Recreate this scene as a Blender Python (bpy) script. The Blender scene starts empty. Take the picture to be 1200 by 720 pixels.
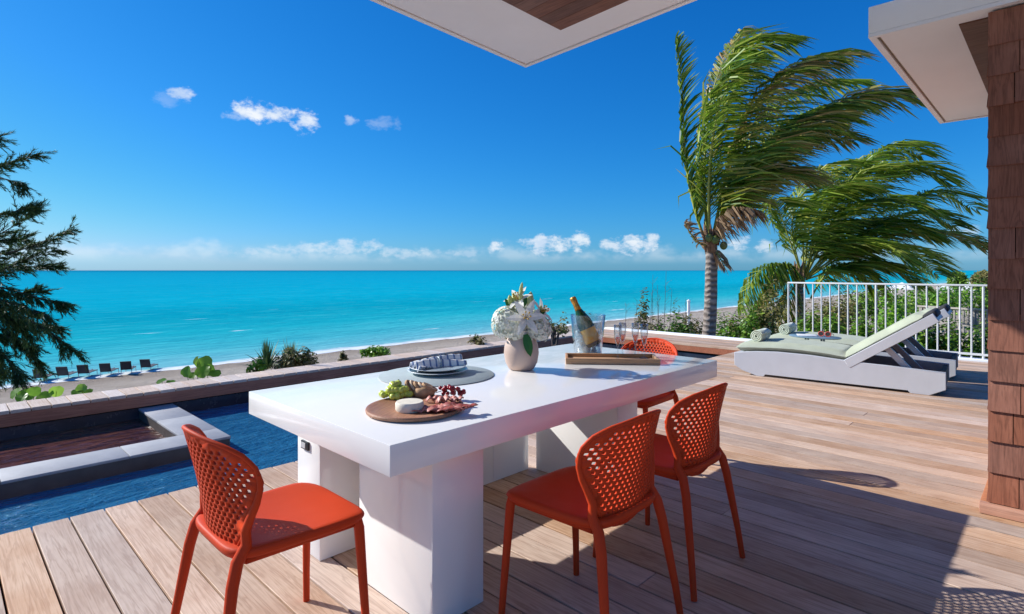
import bpy, bmesh, math, random
from mathutils import Vector, Matrix, noise as mnoise
from mathutils.geometry import delaunay_2d_cdt
R = math.radians
random.seed(7)
S = bpy.context.scene
COL = S.collection

# ------------------------------------------------------------------ camera
F, H, CX, HY = 662.0, 1.30, 600.0, 317.0          # focal length in px of a 1200 px wide frame, eye height, principal point
PHI = math.atan2(645, 662)                        # view azimuth from +X
CC, SS = math.cos(PHI), math.sin(PHI)
cam_d = bpy.data.cameras.new('camera'); cam = bpy.data.objects.new('camera', cam_d); COL.objects.link(cam)
cam.location = (0, 0, H); cam.rotation_euler = (R(90), 0, PHI - R(90))
cam_d.sensor_width = 36; cam_d.lens = F / 1200 * 36; cam_d.shift_y = -43 / 1200
cam_d.clip_start = 0.05; cam_d.clip_end = 60000
S.camera = cam

# ------------------------------------------------------------------ light
SUN_EL = R(31); SUN_AZ = math.atan2(0.90, -0.435)   # direction towards the sun, measured from +X
sun_vec = Vector((math.cos(SUN_EL) * math.cos(SUN_AZ), math.cos(SUN_EL) * math.sin(SUN_AZ), math.sin(SUN_EL)))
sd = bpy.data.lights.new('sun', 'SUN'); sd.energy = 4.6; sd.angle = R(0.53); sd.color = (1, 0.975, 0.94)
so = bpy.data.objects.new('sun', sd); COL.objects.link(so); so.location = (0, 0, 20)
so.rotation_euler = (-sun_vec).to_track_quat('-Z', 'Y').to_euler()
S.view_settings.view_transform = 'Standard'; S.view_settings.look = 'None'
S.view_settings.gamma = 1; S.view_settings.use_curve_mapping = False
S.view_settings.exposure = 0.5

SKY_STRENGTH = 0.12
W = bpy.data.worlds.new('World'); S.world = W; W.use_nodes = True
def build_world():
    nt = W.node_tree; N = nt.nodes; L = nt.links; N.clear()
    out = N.new('ShaderNodeOutputWorld'); bg = N.new('ShaderNodeBackground'); bg.inputs[1].default_value = SKY_STRENGTH
    sky = N.new('ShaderNodeTexSky'); sky.sky_type = 'NISHITA'; sky.sun_disc = False
    sky.sun_elevation = SUN_EL; sky.sun_rotation = R(90) - SUN_AZ
    sky.altitude = 0; sky.air_density = 1.0; sky.dust_density = 0.25; sky.ozone_density = 3.0
    geo = N.new('ShaderNodeTexCoord')
    sep = N.new('ShaderNodeSeparateXYZ'); L.new(geo.outputs['Generated'], sep.inputs[0])
    def m(op, a, b=None, c=None):
        n = N.new('ShaderNodeMath'); n.operation = op
        for i, v in enumerate((a, b, c)):
            if v is None: continue
            if isinstance(v, (int, float)): n.inputs[i].default_value = v
            else: L.new(v, n.inputs[i])
        return n.outputs[0]
    az = m('ARCTAN2', sep.outputs[1], sep.outputs[0]); el = m('ARCSINE', sep.outputs[2])
    # deep tropical (polarised) blue: one response curve per channel for the whole sky
    sc = N.new('ShaderNodeSeparateColor'); L.new(sky.outputs[0], sc.inputs[0]); kk = SKY_STRENGTH * 2 ** S.view_settings.exposure
    def curve(o, gain, gam): return m('MULTIPLY', m('POWER', m('MULTIPLY', o, 0.1185), gam), gain / (kk))
    cb_ = m('MINIMUM', curve(sc.outputs[2], 1.06, .76), .96 / kk); cg_ = m('MINIMUM', curve(sc.outputs[1], .635, 1.0), m('MULTIPLY', cb_, .78)); cr_ = m('MINIMUM', curve(sc.outputs[0], .36, 2.0), m('MULTIPLY', cg_, .60))
    hs = N.new('ShaderNodeCombineColor'); L.new(cr_, hs.inputs[0]); L.new(cg_, hs.inputs[1]); L.new(cb_, hs.inputs[2])
    comb = N.new('ShaderNodeCombineXYZ'); L.new(az, comb.inputs[0]); L.new(m('MULTIPLY', el, 1.5), comb.inputs[1])
    def noise(scale, det, rough, dist=0.0):
        n = N.new('ShaderNodeTexNoise'); n.inputs['Scale'].default_value = scale; n.inputs['Detail'].default_value = det
        n.inputs['Roughness'].default_value = rough; n.inputs['Distortion'].default_value = dist
        L.new(comb.outputs[0], n.inputs['Vector']); return n.outputs[0]
    def sm(v, a, b):
        n = N.new('ShaderNodeMapRange'); n.interpolation_type = 'SMOOTHSTEP'
        n.inputs['From Min'].default_value = a; n.inputs['From Max'].default_value = b; L.new(v, n.inputs['Value']); return n.outputs[0]
    fine = noise(42, 5, 0.62, 0.0); mid = noise(16, 3, 0.6); big = noise(6.5, 2, 0.5)
    def blob(px, py, wx, wy, dens):
        a0 = PHI - math.atan2(px - CX, F); r = math.hypot(px - CX, F); e0 = math.atan2(HY - py, r)
        sx = 1.15 * wx / F * math.cos(a0 - PHI) ** 2; sy = 1.15 * wy / r
        dx = m('DIVIDE', m('SUBTRACT', az, a0), sx); dy = m('DIVIDE', m('SUBTRACT', el, e0), sy)
        q = m('ADD', m('MULTIPLY', dx, dx), m('MULTIPLY', dy, dy))
        v = m('ADD', m('SUBTRACT', 1.0, q), m('MULTIPLY', m('SUBTRACT', fine, 0.5), 4.2))
        return m('MULTIPLY', sm(v, 0.0, 1.3), dens)
    tot = None
    for b in ((300, 131, 26, 12, .95), (330, 134, 22, 9, .9), (357, 143, 17, 13, .85), (278, 136, 16, 6, .5), (213, 109, 17, 8, .7), (197, 116, 20, 9, .16),
              (411, 141, 10, 5, .4), (450, 145, 20, 8, .2),
              (581, 291, 11, 8, .85), (640, 287, 30, 12, .85), (680, 284, 11, 13, .8), (722, 288, 22, 8, .7), (745, 287, 30, 11, .85), (765, 281, 9, 8, .7),
              (866, 285, 14, 9, .75), (893, 289, 12, 8, .6), (1130, 270, 20, 6, .5), (300, 297, 50, 6, .4), (360, 293, 42, 8, .5), (410, 290, 42, 10, .55), (480, 297, 48, 6, .45), (540, 297, 25, 5, .4)):
        v = blob(*b); tot = v if tot is None else m('MAXIMUM', tot, v)
    # low bank of cumulus all along the horizon, thinner and paler than the near puffs
    top = m('ADD', m('MULTIPLY', big, 0.055), m('MULTIPLY', mid, 0.03))
    bank = m('MULTIPLY', sm(m('ADD', m('SUBTRACT', top, el), m('MULTIPLY', m('SUBTRACT', fine, .5), 0.03)), -0.002, 0.02), sm(el, 0.008, 0.028))
    bank = m('MULTIPLY', bank, m('MULTIPLY', sm(mid, 0.25, 0.6), 0.30))
    tot = m('MAXIMUM', tot, bank)
    mix = N.new('ShaderNodeMix'); mix.data_type = 'RGBA'
    L.new(tot, mix.inputs['Factor']); L.new(hs.outputs[0], mix.inputs[6])
    cr = N.new('ShaderNodeMix'); cr.data_type = 'RGBA'
    L.new(sm(mid, .35, .62), cr.inputs['Factor'])
    k = 1.19 / kk
    cr.inputs[6].default_value = (.56 * k, .66 * k, .80 * k, 1); cr.inputs[7].default_value = (.80 * k, .83 * k, .86 * k, 1)
    L.new(cr.outputs[2], mix.inputs[7])
    L.new(mix.outputs[2], bg.inputs[0]); L.new(bg.outputs[0], out.inputs[0])
build_world()
W.cycles.sampling_method = 'MANUAL'; W.cycles.sample_map_resolution = 512

# ------------------------------------------------------------------ pixel -> place helpers
def G(px, py, z=0.0):
    d = F * (H - z) / (py - HY); l = (px - CX) / F * d
    return Vector((CC * d + SS * l, SS * d - CC * l, z))
def AT(px, py, d):
    l = (px - CX) / F * d
    return Vector((CC * d + SS * l, SS * d - CC * l, H - (py - HY) / F * d))
def ONX(px, py, X):
    return AT(px, py, X / (CC + SS * (px - CX) / F))
RIGHT = Vector((SS, -CC, 0)); FWD = Vector((CC, SS, 0)); UP = Vector((0, 0, 1))

# ------------------------------------------------------------------ object helpers
def mesh_obj(name, verts, faces, mat, parent=None, smooth=False, sharp=None):
    me = bpy.data.meshes.new(name); me.from_pydata([tuple(v) for v in verts], [], faces); me.update()
    if smooth: me.polygons.foreach_set('use_smooth', [True] * len(me.polygons))
    if sharp is not None:
        me.polygons.foreach_set('use_smooth', [True] * len(me.polygons)); me.set_sharp_from_angle(angle=R(sharp))
    if mat: me.materials.append(mat)
    o = bpy.data.objects.new(name, me); COL.objects.link(o)
    if parent: o.parent = parent
    return o
def empty(name, loc=(0, 0, 0), rz=0, parent=None):
    o = bpy.data.objects.new(name, None); COL.objects.link(o); o.location = loc; o.rotation_euler = (0, 0, rz); o.empty_display_size = .1
    if parent: o.parent = parent
    return o
def tag(o, label=None, cat=None, group=None, kind=None):
    if label: o['label'] = label
    if cat: o['category'] = cat
    if group: o['group'] = group
    if kind: o['kind'] = kind
    return o
def copy_tree(o, parent=None):
    c = o.copy(); COL.objects.link(c)
    if parent: c.parent = parent
    for ch in list(o.children): copy_tree(ch, c)
    return c
class MB:
    def __init__(s): s.v = []; s.f = []
    def add(s, vs, fs):
        b = len(s.v); s.v += [Vector(v) for v in vs]; s.f += [tuple(i + b for i in f) for f in fs]
    def box(s, a, b, M=None):
        x0, y0, z0 = a; x1, y1, z1 = b
        vs = [Vector(p) for p in ((x0, y0, z0), (x1, y0, z0), (x1, y1, z0), (x0, y1, z0), (x0, y0, z1), (x1, y0, z1), (x1, y1, z1), (x0, y1, z1))]
        if M: vs = [M @ v for v in vs]
        s.add(vs, [(0, 3, 2, 1), (4, 5, 6, 7), (0, 1, 5, 4), (1, 2, 6, 5), (2, 3, 7, 6), (3, 0, 4, 7)])
    def tube(s, pts, radii, n=8, cap=True, flat=1.0):
        pts = [Vector(p) for p in pts]; rings = []
        ref = None
        for i, p in enumerate(pts):
            t = (pts[min(i + 1, len(pts) - 1)] - pts[max(i - 1, 0)]).normalized()
            if ref is None:
                ref = Vector((1, 0, 0)) if abs(t.x) < .9 else Vector((0, 1, 0))
            a = (ref - t * ref.dot(t)).normalized(); b = t.cross(a); ref = a
            r = radii[i] if isinstance(radii, (list, tuple)) else radii
            rings.append([p + a * (math.cos(2 * math.pi * k / n) * r) + b * (math.sin(2 * math.pi * k / n) * r * flat) for k in range(n)])
        vs = [v for rg in rings for v in rg]; fs = []
        for i in range(len(pts) - 1):
            for k in range(n):
                fs.append((i * n + k, i * n + (k + 1) % n, (i + 1) * n + (k + 1) % n, (i + 1) * n + k))
        if cap:
            fs.append(tuple(range(n - 1, -1, -1))); e = (len(pts) - 1) * n; fs.append(tuple(range(e, e + n)))
        s.add(vs, fs)
    def lathe(s, prof, n=32, c=(0, 0, 0), M=None, sx=1, sy=1):
        vs = []; fs = []
        for r, z in prof:
            for k in range(n):
                a = 2 * math.pi * k / n; v = Vector((c[0] + r * math.cos(a) * sx, c[1] + r * math.sin(a) * sy, c[2] + z)); vs.append(M @ v if M else v)
        for i in range(len(prof) - 1):
            for k in range(n):
                fs.append((i * n + k, i * n + (k + 1) % n, (i + 1) * n + (k + 1) % n, (i + 1) * n + k))
        if prof[0][0] > 1e-5: fs.append(tuple(range(n - 1, -1, -1)))
        if prof[-1][0] > 1e-5: e = (len(prof) - 1) * n; fs.append(tuple(range(e, e + n)))
        s.add(vs, fs)
    def prism(s, poly, a, b, axis='x'):
        # polygon in the two other axes, extruded along axis from a to b
        def P(u, v, w): return {'x': (w, u, v), 'y': (u, w, v), 'z': (u, v, w)}[axis]
        n = len(poly); vs = [P(u, v, a) for u, v in poly] + [P(u, v, b) for u, v in poly]
        fs = [tuple(range(n)), tuple(range(2 * n - 1, n - 1, -1))] + [(i, i + n, (i + 1) % n + n, (i + 1) % n) for i in range(n)]
        s.add(vs, fs)
    def build(s, name, mat, parent=None, smooth=False, sharp=None, bevel=0, seg=2):
        o = mesh_obj(name, s.v, s.f, mat, parent, smooth, sharp)
        bm = bmesh.new(); bm.from_mesh(o.data); bmesh.ops.remove_doubles(bm, verts=bm.verts, dist=1e-6)
        bmesh.ops.recalc_face_normals(bm, faces=bm.faces)
        if bevel:
            bmesh.ops.bevel(bm, geom=[e for e in bm.edges if len(e.link_faces) == 2 and e.calc_face_angle(0) > R(25)], offset=bevel, segments=seg, profile=.5, affect='EDGES', clamp_overlap=True)
        bm.to_mesh(o.data); bm.free()
        if bevel:
            o.data.polygons.foreach_set('use_smooth', [True] * len(o.data.polygons)); o.data.set_sharp_from_angle(angle=R(40))
        elif sharp is not None: o.data.set_sharp_from_angle(angle=R(sharp))
        return o
def ibox(name, a, b, mat, parent=None, bevel=0):
    m = MB(); m.box(a, b); return m.build(name, mat, parent, bevel=bevel)

# ------------------------------------------------------------------ materials
def new_mat(name):
    m = bpy.data.materials.new(name); m.use_nodes = True; nt = m.node_tree
    return m, nt.nodes, nt.links, nt.nodes['Principled BSDF'], nt.nodes['Material Output']
def link_mix(N, L, fac, a, b):
    n = N.new('ShaderNodeMix'); n.data_type = 'RGBA'
    for s, v in ((n.inputs[0], fac), (n.inputs[6], a), (n.inputs[7], b)):
        if isinstance(v, (int, float)): s.default_value = v
        elif isinstance(v, tuple): s.default_value = (*v, 1) if len(v) == 3 else v
        else: L.new(v, s)
    return n.outputs[2]
def tex_noise(N, L, vec, scale, detail=4, rough=.55, dist=0):
    n = N.new('ShaderNodeTexNoise'); n.inputs['Scale'].default_value = scale; n.inputs['Detail'].default_value = detail
    n.inputs['Roughness'].default_value = rough; n.inputs['Distortion'].default_value = dist
    if vec is not None: L.new(vec, n.inputs['Vector'])
    return n.outputs[0]
def mapped(N, L, scale=(1, 1, 1), src='Object', off=None):
    tc = N.new('ShaderNodeTexCoord'); mp = N.new('ShaderNodeMapping'); mp.inputs['Scale'].default_value = scale
    v = tc.outputs[src]
    if off is not None:
        ad = N.new('ShaderNodeVectorMath'); ad.operation = 'ADD'; L.new(v, ad.inputs[0]); L.new(off, ad.inputs[1]); v = ad.outputs[0]
    L.new(v, mp.inputs[0]); return mp.outputs[0]
def bump(N, L, hgt, strength, dist, bsdf):
    b = N.new('ShaderNodeBump'); b.inputs['Strength'].default_value = strength; b.inputs['Distance'].default_value = dist
    L.new(hgt, b.inputs['Height']); L.new(b.outputs[0], bsdf.inputs['Normal'])
def rng(N, L, v, a, b, c=0.0, d=1.0):
    n = N.new('ShaderNodeMapRange'); n.inputs[1].default_value = a; n.inputs[2].default_value = b; n.inputs[3].default_value = c; n.inputs[4].default_value = d
    L.new(v, n.inputs[0]); return n.outputs[0]
def simple(name, col, rough=.5, var=.06, scale=6, spec=.5, bmp=0, metal=0, bscale=80, sheen=0):
    m, N, L, B, O = new_mat(name); B.inputs['Roughness'].default_value = rough; B.inputs['Specular IOR Level'].default_value = spec; B.inputs['Metallic'].default_value = metal
    v = mapped(N, L)
    n = tex_noise(N, L, v, scale, 5)
    L.new(link_mix(N, L, rng(N, L, n, .3, .7), tuple(c * (1 - var) for c in col), tuple(min(1, c * (1 + var)) for c in col)), B.inputs['Base Color'])
    L.new(rng(N, L, tex_noise(N, L, v, scale * 3, 4), .3, .7, max(0.02, rough - .06), min(1, rough + .06)), B.inputs['Roughness'])
    if bmp: bump(N, L, tex_noise(N, L, v, bscale, 3), bmp, .002, B)
    if sheen: B.inputs['Sheen Weight'].default_value = sheen
    return m
def wood(name, cols, axis=1, rough=.6, ring=1.0, rand=.35, grey=0.0, scale=1.0, bmp=.25, sat=(.75, 1.2)):
    """cols: dark, mid, light linear colours; grain runs along axis; every object gets its own tone and offset."""
    m, N, L, B, O = new_mat(name)
    oi = N.new('ShaderNodeObjectInfo')
    cmb = N.new('ShaderNodeCombineXYZ')
    for i, k in enumerate((37.0, 91.0, 53.0)):
        mu = N.new('ShaderNodeMath'); mu.operation = 'MULTIPLY'; L.new(oi.outputs['Random'], mu.inputs[0]); mu.inputs[1].default_value = k; L.new(mu.outputs[0], cmb.inputs[i])
    sc = [9 * scale, 9 * scale, 9 * scale]; sc[axis] = .55 * scale
    v = mapped(N, L, tuple(sc), 'Object', cmb.outputs[0])
    n1 = tex_noise(N, L, v, 1.6, 4, .6, .8)
    w = N.new('ShaderNodeMath'); w.operation = 'SINE'
    mu = N.new('ShaderNodeMath'); mu.operation = 'MULTIPLY'; L.new(n1, mu.inputs[0]); mu.inputs[1].default_value = 46 * ring; L.new(mu.outputs[0], w.inputs[0])
    sc2 = [120 * scale] * 3; sc2[axis] = 4 * scale
    fib = tex_noise(N, L, mapped(N, L, tuple(sc2), 'Object', cmb.outputs[0]), 1.0, 3, .6)
    patch = tex_noise(N, L, mapped(N, L, (3, 3, 3), 'Object', cmb.outputs[0]), 1.0, 4, .6)
    c = link_mix(N, L, rng(N, L, patch, .3, .7), cols[1], cols[2])
    c = link_mix(N, L, rng(N, L, w.outputs[0], .2, 1, 0, .33), c, cols[0])
    c = link_mix(N, L, rng(N, L, fib, .45, .75, 0, .42), c, cols[0])
    hs = N.new('ShaderNodeHueSaturation')
    L.new(rng(N, L, oi.outputs['Random'], 0, 1, 1 - rand, 1 + rand * .55), hs.inputs['Value'])
    fr = N.new('ShaderNodeMath'); fr.operation = 'FRACT'; mu = N.new('ShaderNodeMath'); mu.operation = 'MULTIPLY'; mu.inputs[1].default_value = 17.3; L.new(oi.outputs['Random'], mu.inputs[0]); L.new(mu.outputs[0], fr.inputs[0])
    L.new(rng(N, L, fr.outputs[0], 0, 1, *sat), hs.inputs['Saturation'])
    L.new(c, hs.inputs['Color']); L.new(hs.outputs[0], B.inputs['Base Color'])
    L.new(rng(N, L, fib, .3, .7, rough - .08, rough + .12), B.inputs['Roughness']); B.inputs['Specular IOR Level'].default_value = .35
    bump(N, L, fib, bmp, .0015, B)
    return m
def leaf_mat(name, cols, transl=.35, rough=.45, spec=.4):
    m, N, L, B, O = new_mat(name)
    g = N.new('ShaderNodeNewGeometry'); oi = N.new('ShaderNodeObjectInfo'); sm_ = N.new('ShaderNodeMath'); L.new(g.outputs['Random Per Island'], sm_.inputs[0]); L.new(oi.outputs['Random'], sm_.inputs[1]); frc = N.new('ShaderNodeMath'); frc.operation = 'FRACT'; L.new(sm_.outputs[0], frc.inputs[0])
    cr = N.new('ShaderNodeValToRGB'); L.new(frc.outputs[0], cr.inputs[0])
    e = cr.color_ramp.elements
    while len(e) < len(cols): e.new(.5)
    for i, c in enumerate(cols): e[i].position = i / (len(cols) - 1); e[i].color = (*c, 1)
    v = tex_noise(N, L, mapped(N, L), 1.4, 3)
    hs = N.new('ShaderNodeHueSaturation'); L.new(cr.outputs[0], hs.inputs['Color']); L.new(rng(N, L, v, .3, .7, .8, 1.2), hs.inputs['Value'])
    L.new(hs.outputs[0], B.inputs['Base Color']); B.inputs['Roughness'].default_value = rough; B.inputs['Specular IOR Level'].default_value = spec
    t = N.new('ShaderNodeBsdfTranslucent'); L.new(hs.outputs[0], t.inputs[0])
    mx = N.new('ShaderNodeMixShader'); mx.inputs[0].default_value = transl; L.new(B.outputs[0], mx.inputs[1]); L.new(t.outputs[0], mx.inputs[2]); L.new(mx.outputs[0], O.inputs[0])
    return m
def glass_mat(name, tint=(1, 1, 1), ior=1.45, rough=.01, base=.0):
    """thin-walled glass: clear transmission with Fresnel reflections"""
    m, N, L, B, O = new_mat(name)
    N.remove(B)
    tr = N.new('ShaderNodeBsdfTransparent'); tr.inputs[0].default_value = (*tint, 1)
    gl = N.new('ShaderNodeBsdfGlossy'); gl.inputs['Roughness'].default_value = rough
    lw = N.new('ShaderNodeLayerWeight'); lw.inputs[0].default_value = .5
    fr = N.new('ShaderNodeMath'); fr.operation = 'POWER'; L.new(lw.outputs['Facing'], fr.inputs[0]); fr.inputs[1].default_value = 2.2
    n = tex_noise(N, L, mapped(N, L), 30, 2); 
    ad = N.new('ShaderNodeMath'); ad.operation = 'ADD'; L.new(fr.outputs[0], ad.inputs[0]); L.new(rng(N, L, n, .3, .7, base, base + .02), ad.inputs[1])
    mx = N.new('ShaderNodeMixShader'); L.new(ad.outputs[0], mx.inputs[0]); L.new(tr.outputs[0], mx.inputs[1]); L.new(gl.outputs[0], mx.inputs[2]); L.new(mx.outputs[0], O.inputs[0])
    return m

M = {}
M['deck'] = wood('deck_wood', ((.27, .135, .075), (.53, .345, .23), (.66, .485, .355)), 1, .62, 1.0, .21)
M['fascia'] = wood('fascia_wood', ((.17, .06, .034), (.40, .15, .09), (.50, .21, .13)), 0, .5, .8, .1)
M['rim'] = wood('bleached_deck_wood', ((.42, .28, .20), (.60, .47, .37), (.72, .60, .50)), 1, .65, 1.0, .12)
M['joist'] = simple('joist_gap_shade', (.012, .008, .006), .9, spec=.1)  # shade in the board gaps put into a near-black substructure colour
M['shingle'] = wood('cedar_shingle', ((.08, .026, .014), (.26, .088, .046), (.37, .145, .085)), 2, .7, 1.0, .16, bmp=.6, sat=(.9, 1.03))
M['trim'] = wood('cedar_trim', ((.24, .09, .045), (.46, .19, .10), (.56, .26, .14)), 1, .6, .8, .1)
M['soffit_wood'] = wood('soffit_wood', ((.05, .02, .012), (.17, .07, .04), (.24, .11, .065)), 1, .5, .9, .3)
M['plaster'] = simple('white_plaster', (.88, .89, .89), .7, .03, 2, bmp=.1)
M['groove'] = simple('bronze_reveal', (.28, .20, .12), .5)
M['table'] = simple('white_lacquer', (.88, .86, .82), .22, .012, 1.5, .5)
def smear(mt, a, b):
    N = mt.node_tree.nodes; L = mt.node_tree.links; B = N['Principled BSDF']
    n = tex_noise(N, L, mapped(N, L, (1.3, 3.5, 2)), 2.2, 6, .7, .8); L.new(rng(N, L, n, .35, .7, a, b), B.inputs['Roughness'])
smear(M['table'], .09, .20)
M['dark'] = simple('black_plastic', (.015, .015, .017), .4)
M['tile'] = simple('dark_tile', (.028, .034, .05), .25, .5, 3)
M['chair'] = simple('orange_plastic', (.54, .050, .011), .55, .08, 3, .16, bmp=.12, bscale=300)
M['white_wood'] = simple('white_painted_wood', (.50, .515, .555), .45, .04, 5, bmp=.1)
M['shade_wood'] = wood('shaded_interior_wood', ((.02, .012, .01), (.055, .035, .028), (.08, .05, .04)), 1, .6, .8, .2)  # shadow inside the loungers painted as a dark brown wood tone
M['cushion'] = simple('sage_cushion', (.40, .43, .31), .9, .10, 7, .2, bmp=.5, bscale=260, sheen=.2)
M['towel'] = simple('sage_towel', (.58, .64, .49), .95, .06, 20, .1, bmp=.9, bscale=160, sheen=.3)
M['pillow'] = simple('black_fabric', (.03, .03, .035), .85, .15, 20)
M['rail'] = simple('white_rail', (.66, .67, .66), .4, .05, 4)
M['blue_top'] = simple('blue_grey_top', (.16, .25, .33), .3)
M['red'] = simple('red_item', (.45, .05, .045), .5)
M['paper'] = simple('white_paper', (.75, .75, .75), .6)
M['vase'] = simple('beige_ceramic', (.55, .40, .32), .45, .05, 5, .4)
M['petal'] = leaf_mat('white_petal', ((.70, .72, .60), (.82, .82, .74), (.78, .80, .66)), .25, .6, .2)
M['lily'] = leaf_mat('lily_petal', ((.80, .80, .74), (.84, .84, .80)), .25, .5, .2)
M['bud'] = leaf_mat('lily_bud', ((.35, .45, .12), (.50, .58, .22), (.55, .6, .3)), .2)
M['flower_leaf'] = leaf_mat('flower_leaf', ((.02, .10, .015), (.04, .16, .025)), .2, .35)
M['stamen'] = simple('stamen', (.45, .28, .04), .6)
M['mat'] = simple('placemat', (.36, .42, .42), .7, .05, 30, bmp=.3, bscale=150)
M['plate'] = simple('pale_plate', (.70, .74, .74), .2, .02)
M['plate2'] = simple('plate_band', (.28, .34, .38), .25)
M['board'] = wood('board_wood', ((.16, .055, .024), (.36, .15, .07), (.46, .22, .11)), 0, .5, 1, .1, scale=2)
M['tray'] = wood('tray_wood', ((.20, .09, .04), (.46, .24, .11), (.56, .33, .17)), 0, .45, 1, .15, scale=2)
M['cheese'] = simple('brie_rind', (.74, .68, .55), .7, .08, 40, bmp=.4)
M['bread'] = simple('bread', (.50, .30, .15), .8, .3, 30, bmp=.8, bscale=60)
M['crumb'] = simple('bread_crumb', (.66, .50, .33), .85, .15, 60, bmp=.6)
M['meat'] = simple('cured_meat', (.30, .07, .05), .5, .45, 45, bmp=.5, bscale=90)
M['meat2'] = simple('ham', (.50, .19, .15), .5, .3, 45, bmp=.4)
M['grape'] = simple('green_grape', (.58, .64, .10), .25, .15, 25)
M['berry'] = simple('red_berry', (.30, .012, .015), .22, .25, 40)
M['glass'] = glass_mat('clear_glass', (.93, .95, .96), base=.07)
M['bucket'] = glass_mat('bucket_glass', (.90, .95, .97), base=.05)
M['ice'] = simple('ice', (.70, .77, .84), .15, .12, 20, .6, bmp=.4, bscale=40)
M['bottle'] = simple('green_bottle', (.015, .07, .02), .08, .1, 5, .7)
M['foil'] = simple('gold_foil', (.55, .25, .04), .38, .2, 60, metal=.7, bmp=.5)
M['label_y'] = simple('yellow_label', (.90, .42, .03), .5, .03)
M['label_d'] = simple('label_dark', (.03, .025, .02), .5)
M['rose'] = glass_mat('rose_wine', (.98, .55, .50), 1.33, base=.02)
M['trunk'] = None

def mat_coping():
    m, N, L, B, O = new_mat('grey_stone'); v = mapped(N, L)
    c = link_mix(N, L, rng(N, L, tex_noise(N, L, v, 3, 6, .65), .3, .7), (.30, .30, .31), (.42, .42, .42))
    c = link_mix(N, L, rng(N, L, tex_noise(N, L, v, 90, 3), .5, .8, 0, .3), c, (.22, .21, .21))
    L.new(c, B.inputs['Base Color']); B.inputs['Roughness'].default_value = .6
    bump(N, L, tex_noise(N, L, v, 60, 4), .2, .002, B); return m
M['stone'] = mat_coping()
M['spa_side'] = simple('wet_shaded_stone', (.10, .085, .075), .35, .25, 6)  # wet stone, with the shade on the wall face put into its brown
def mat_pool():
    m, N, L, B, O = new_mat('pool_water_surface')
    v = mapped(N, L, (1, 1, 1), 'Object')
    B.inputs['Base Color'].default_value = (.01, .06, .14, 1); B.inputs['Roughness'].default_value = .04; B.inputs['IOR'].default_value = 1.33
    n1 = tex_noise(N, L, mapped(N, L, (2.2, 5, 1)), 2.0, 3, .5, .6); n2 = tex_noise(N, L, mapped(N, L, (5, 9, 1)), 5, 3, .6)
    ad = N.new('ShaderNodeMath'); ad.operation = 'MULTIPLY_ADD'; L.new(n2, ad.inputs[0]); ad.inputs[1].default_value = .4; L.new(n1, ad.inputs[2])
    L.new(link_mix(N, L, rng(N, L, n1, .3, .7), (.012, .11, .24), (.026, .17, .33)), B.inputs['Base Color'])
    bump(N, L, ad.outputs[0], 1.0, .07, B); return m
M['pool'] = mat_pool()
SHORE = 44.5
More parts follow.
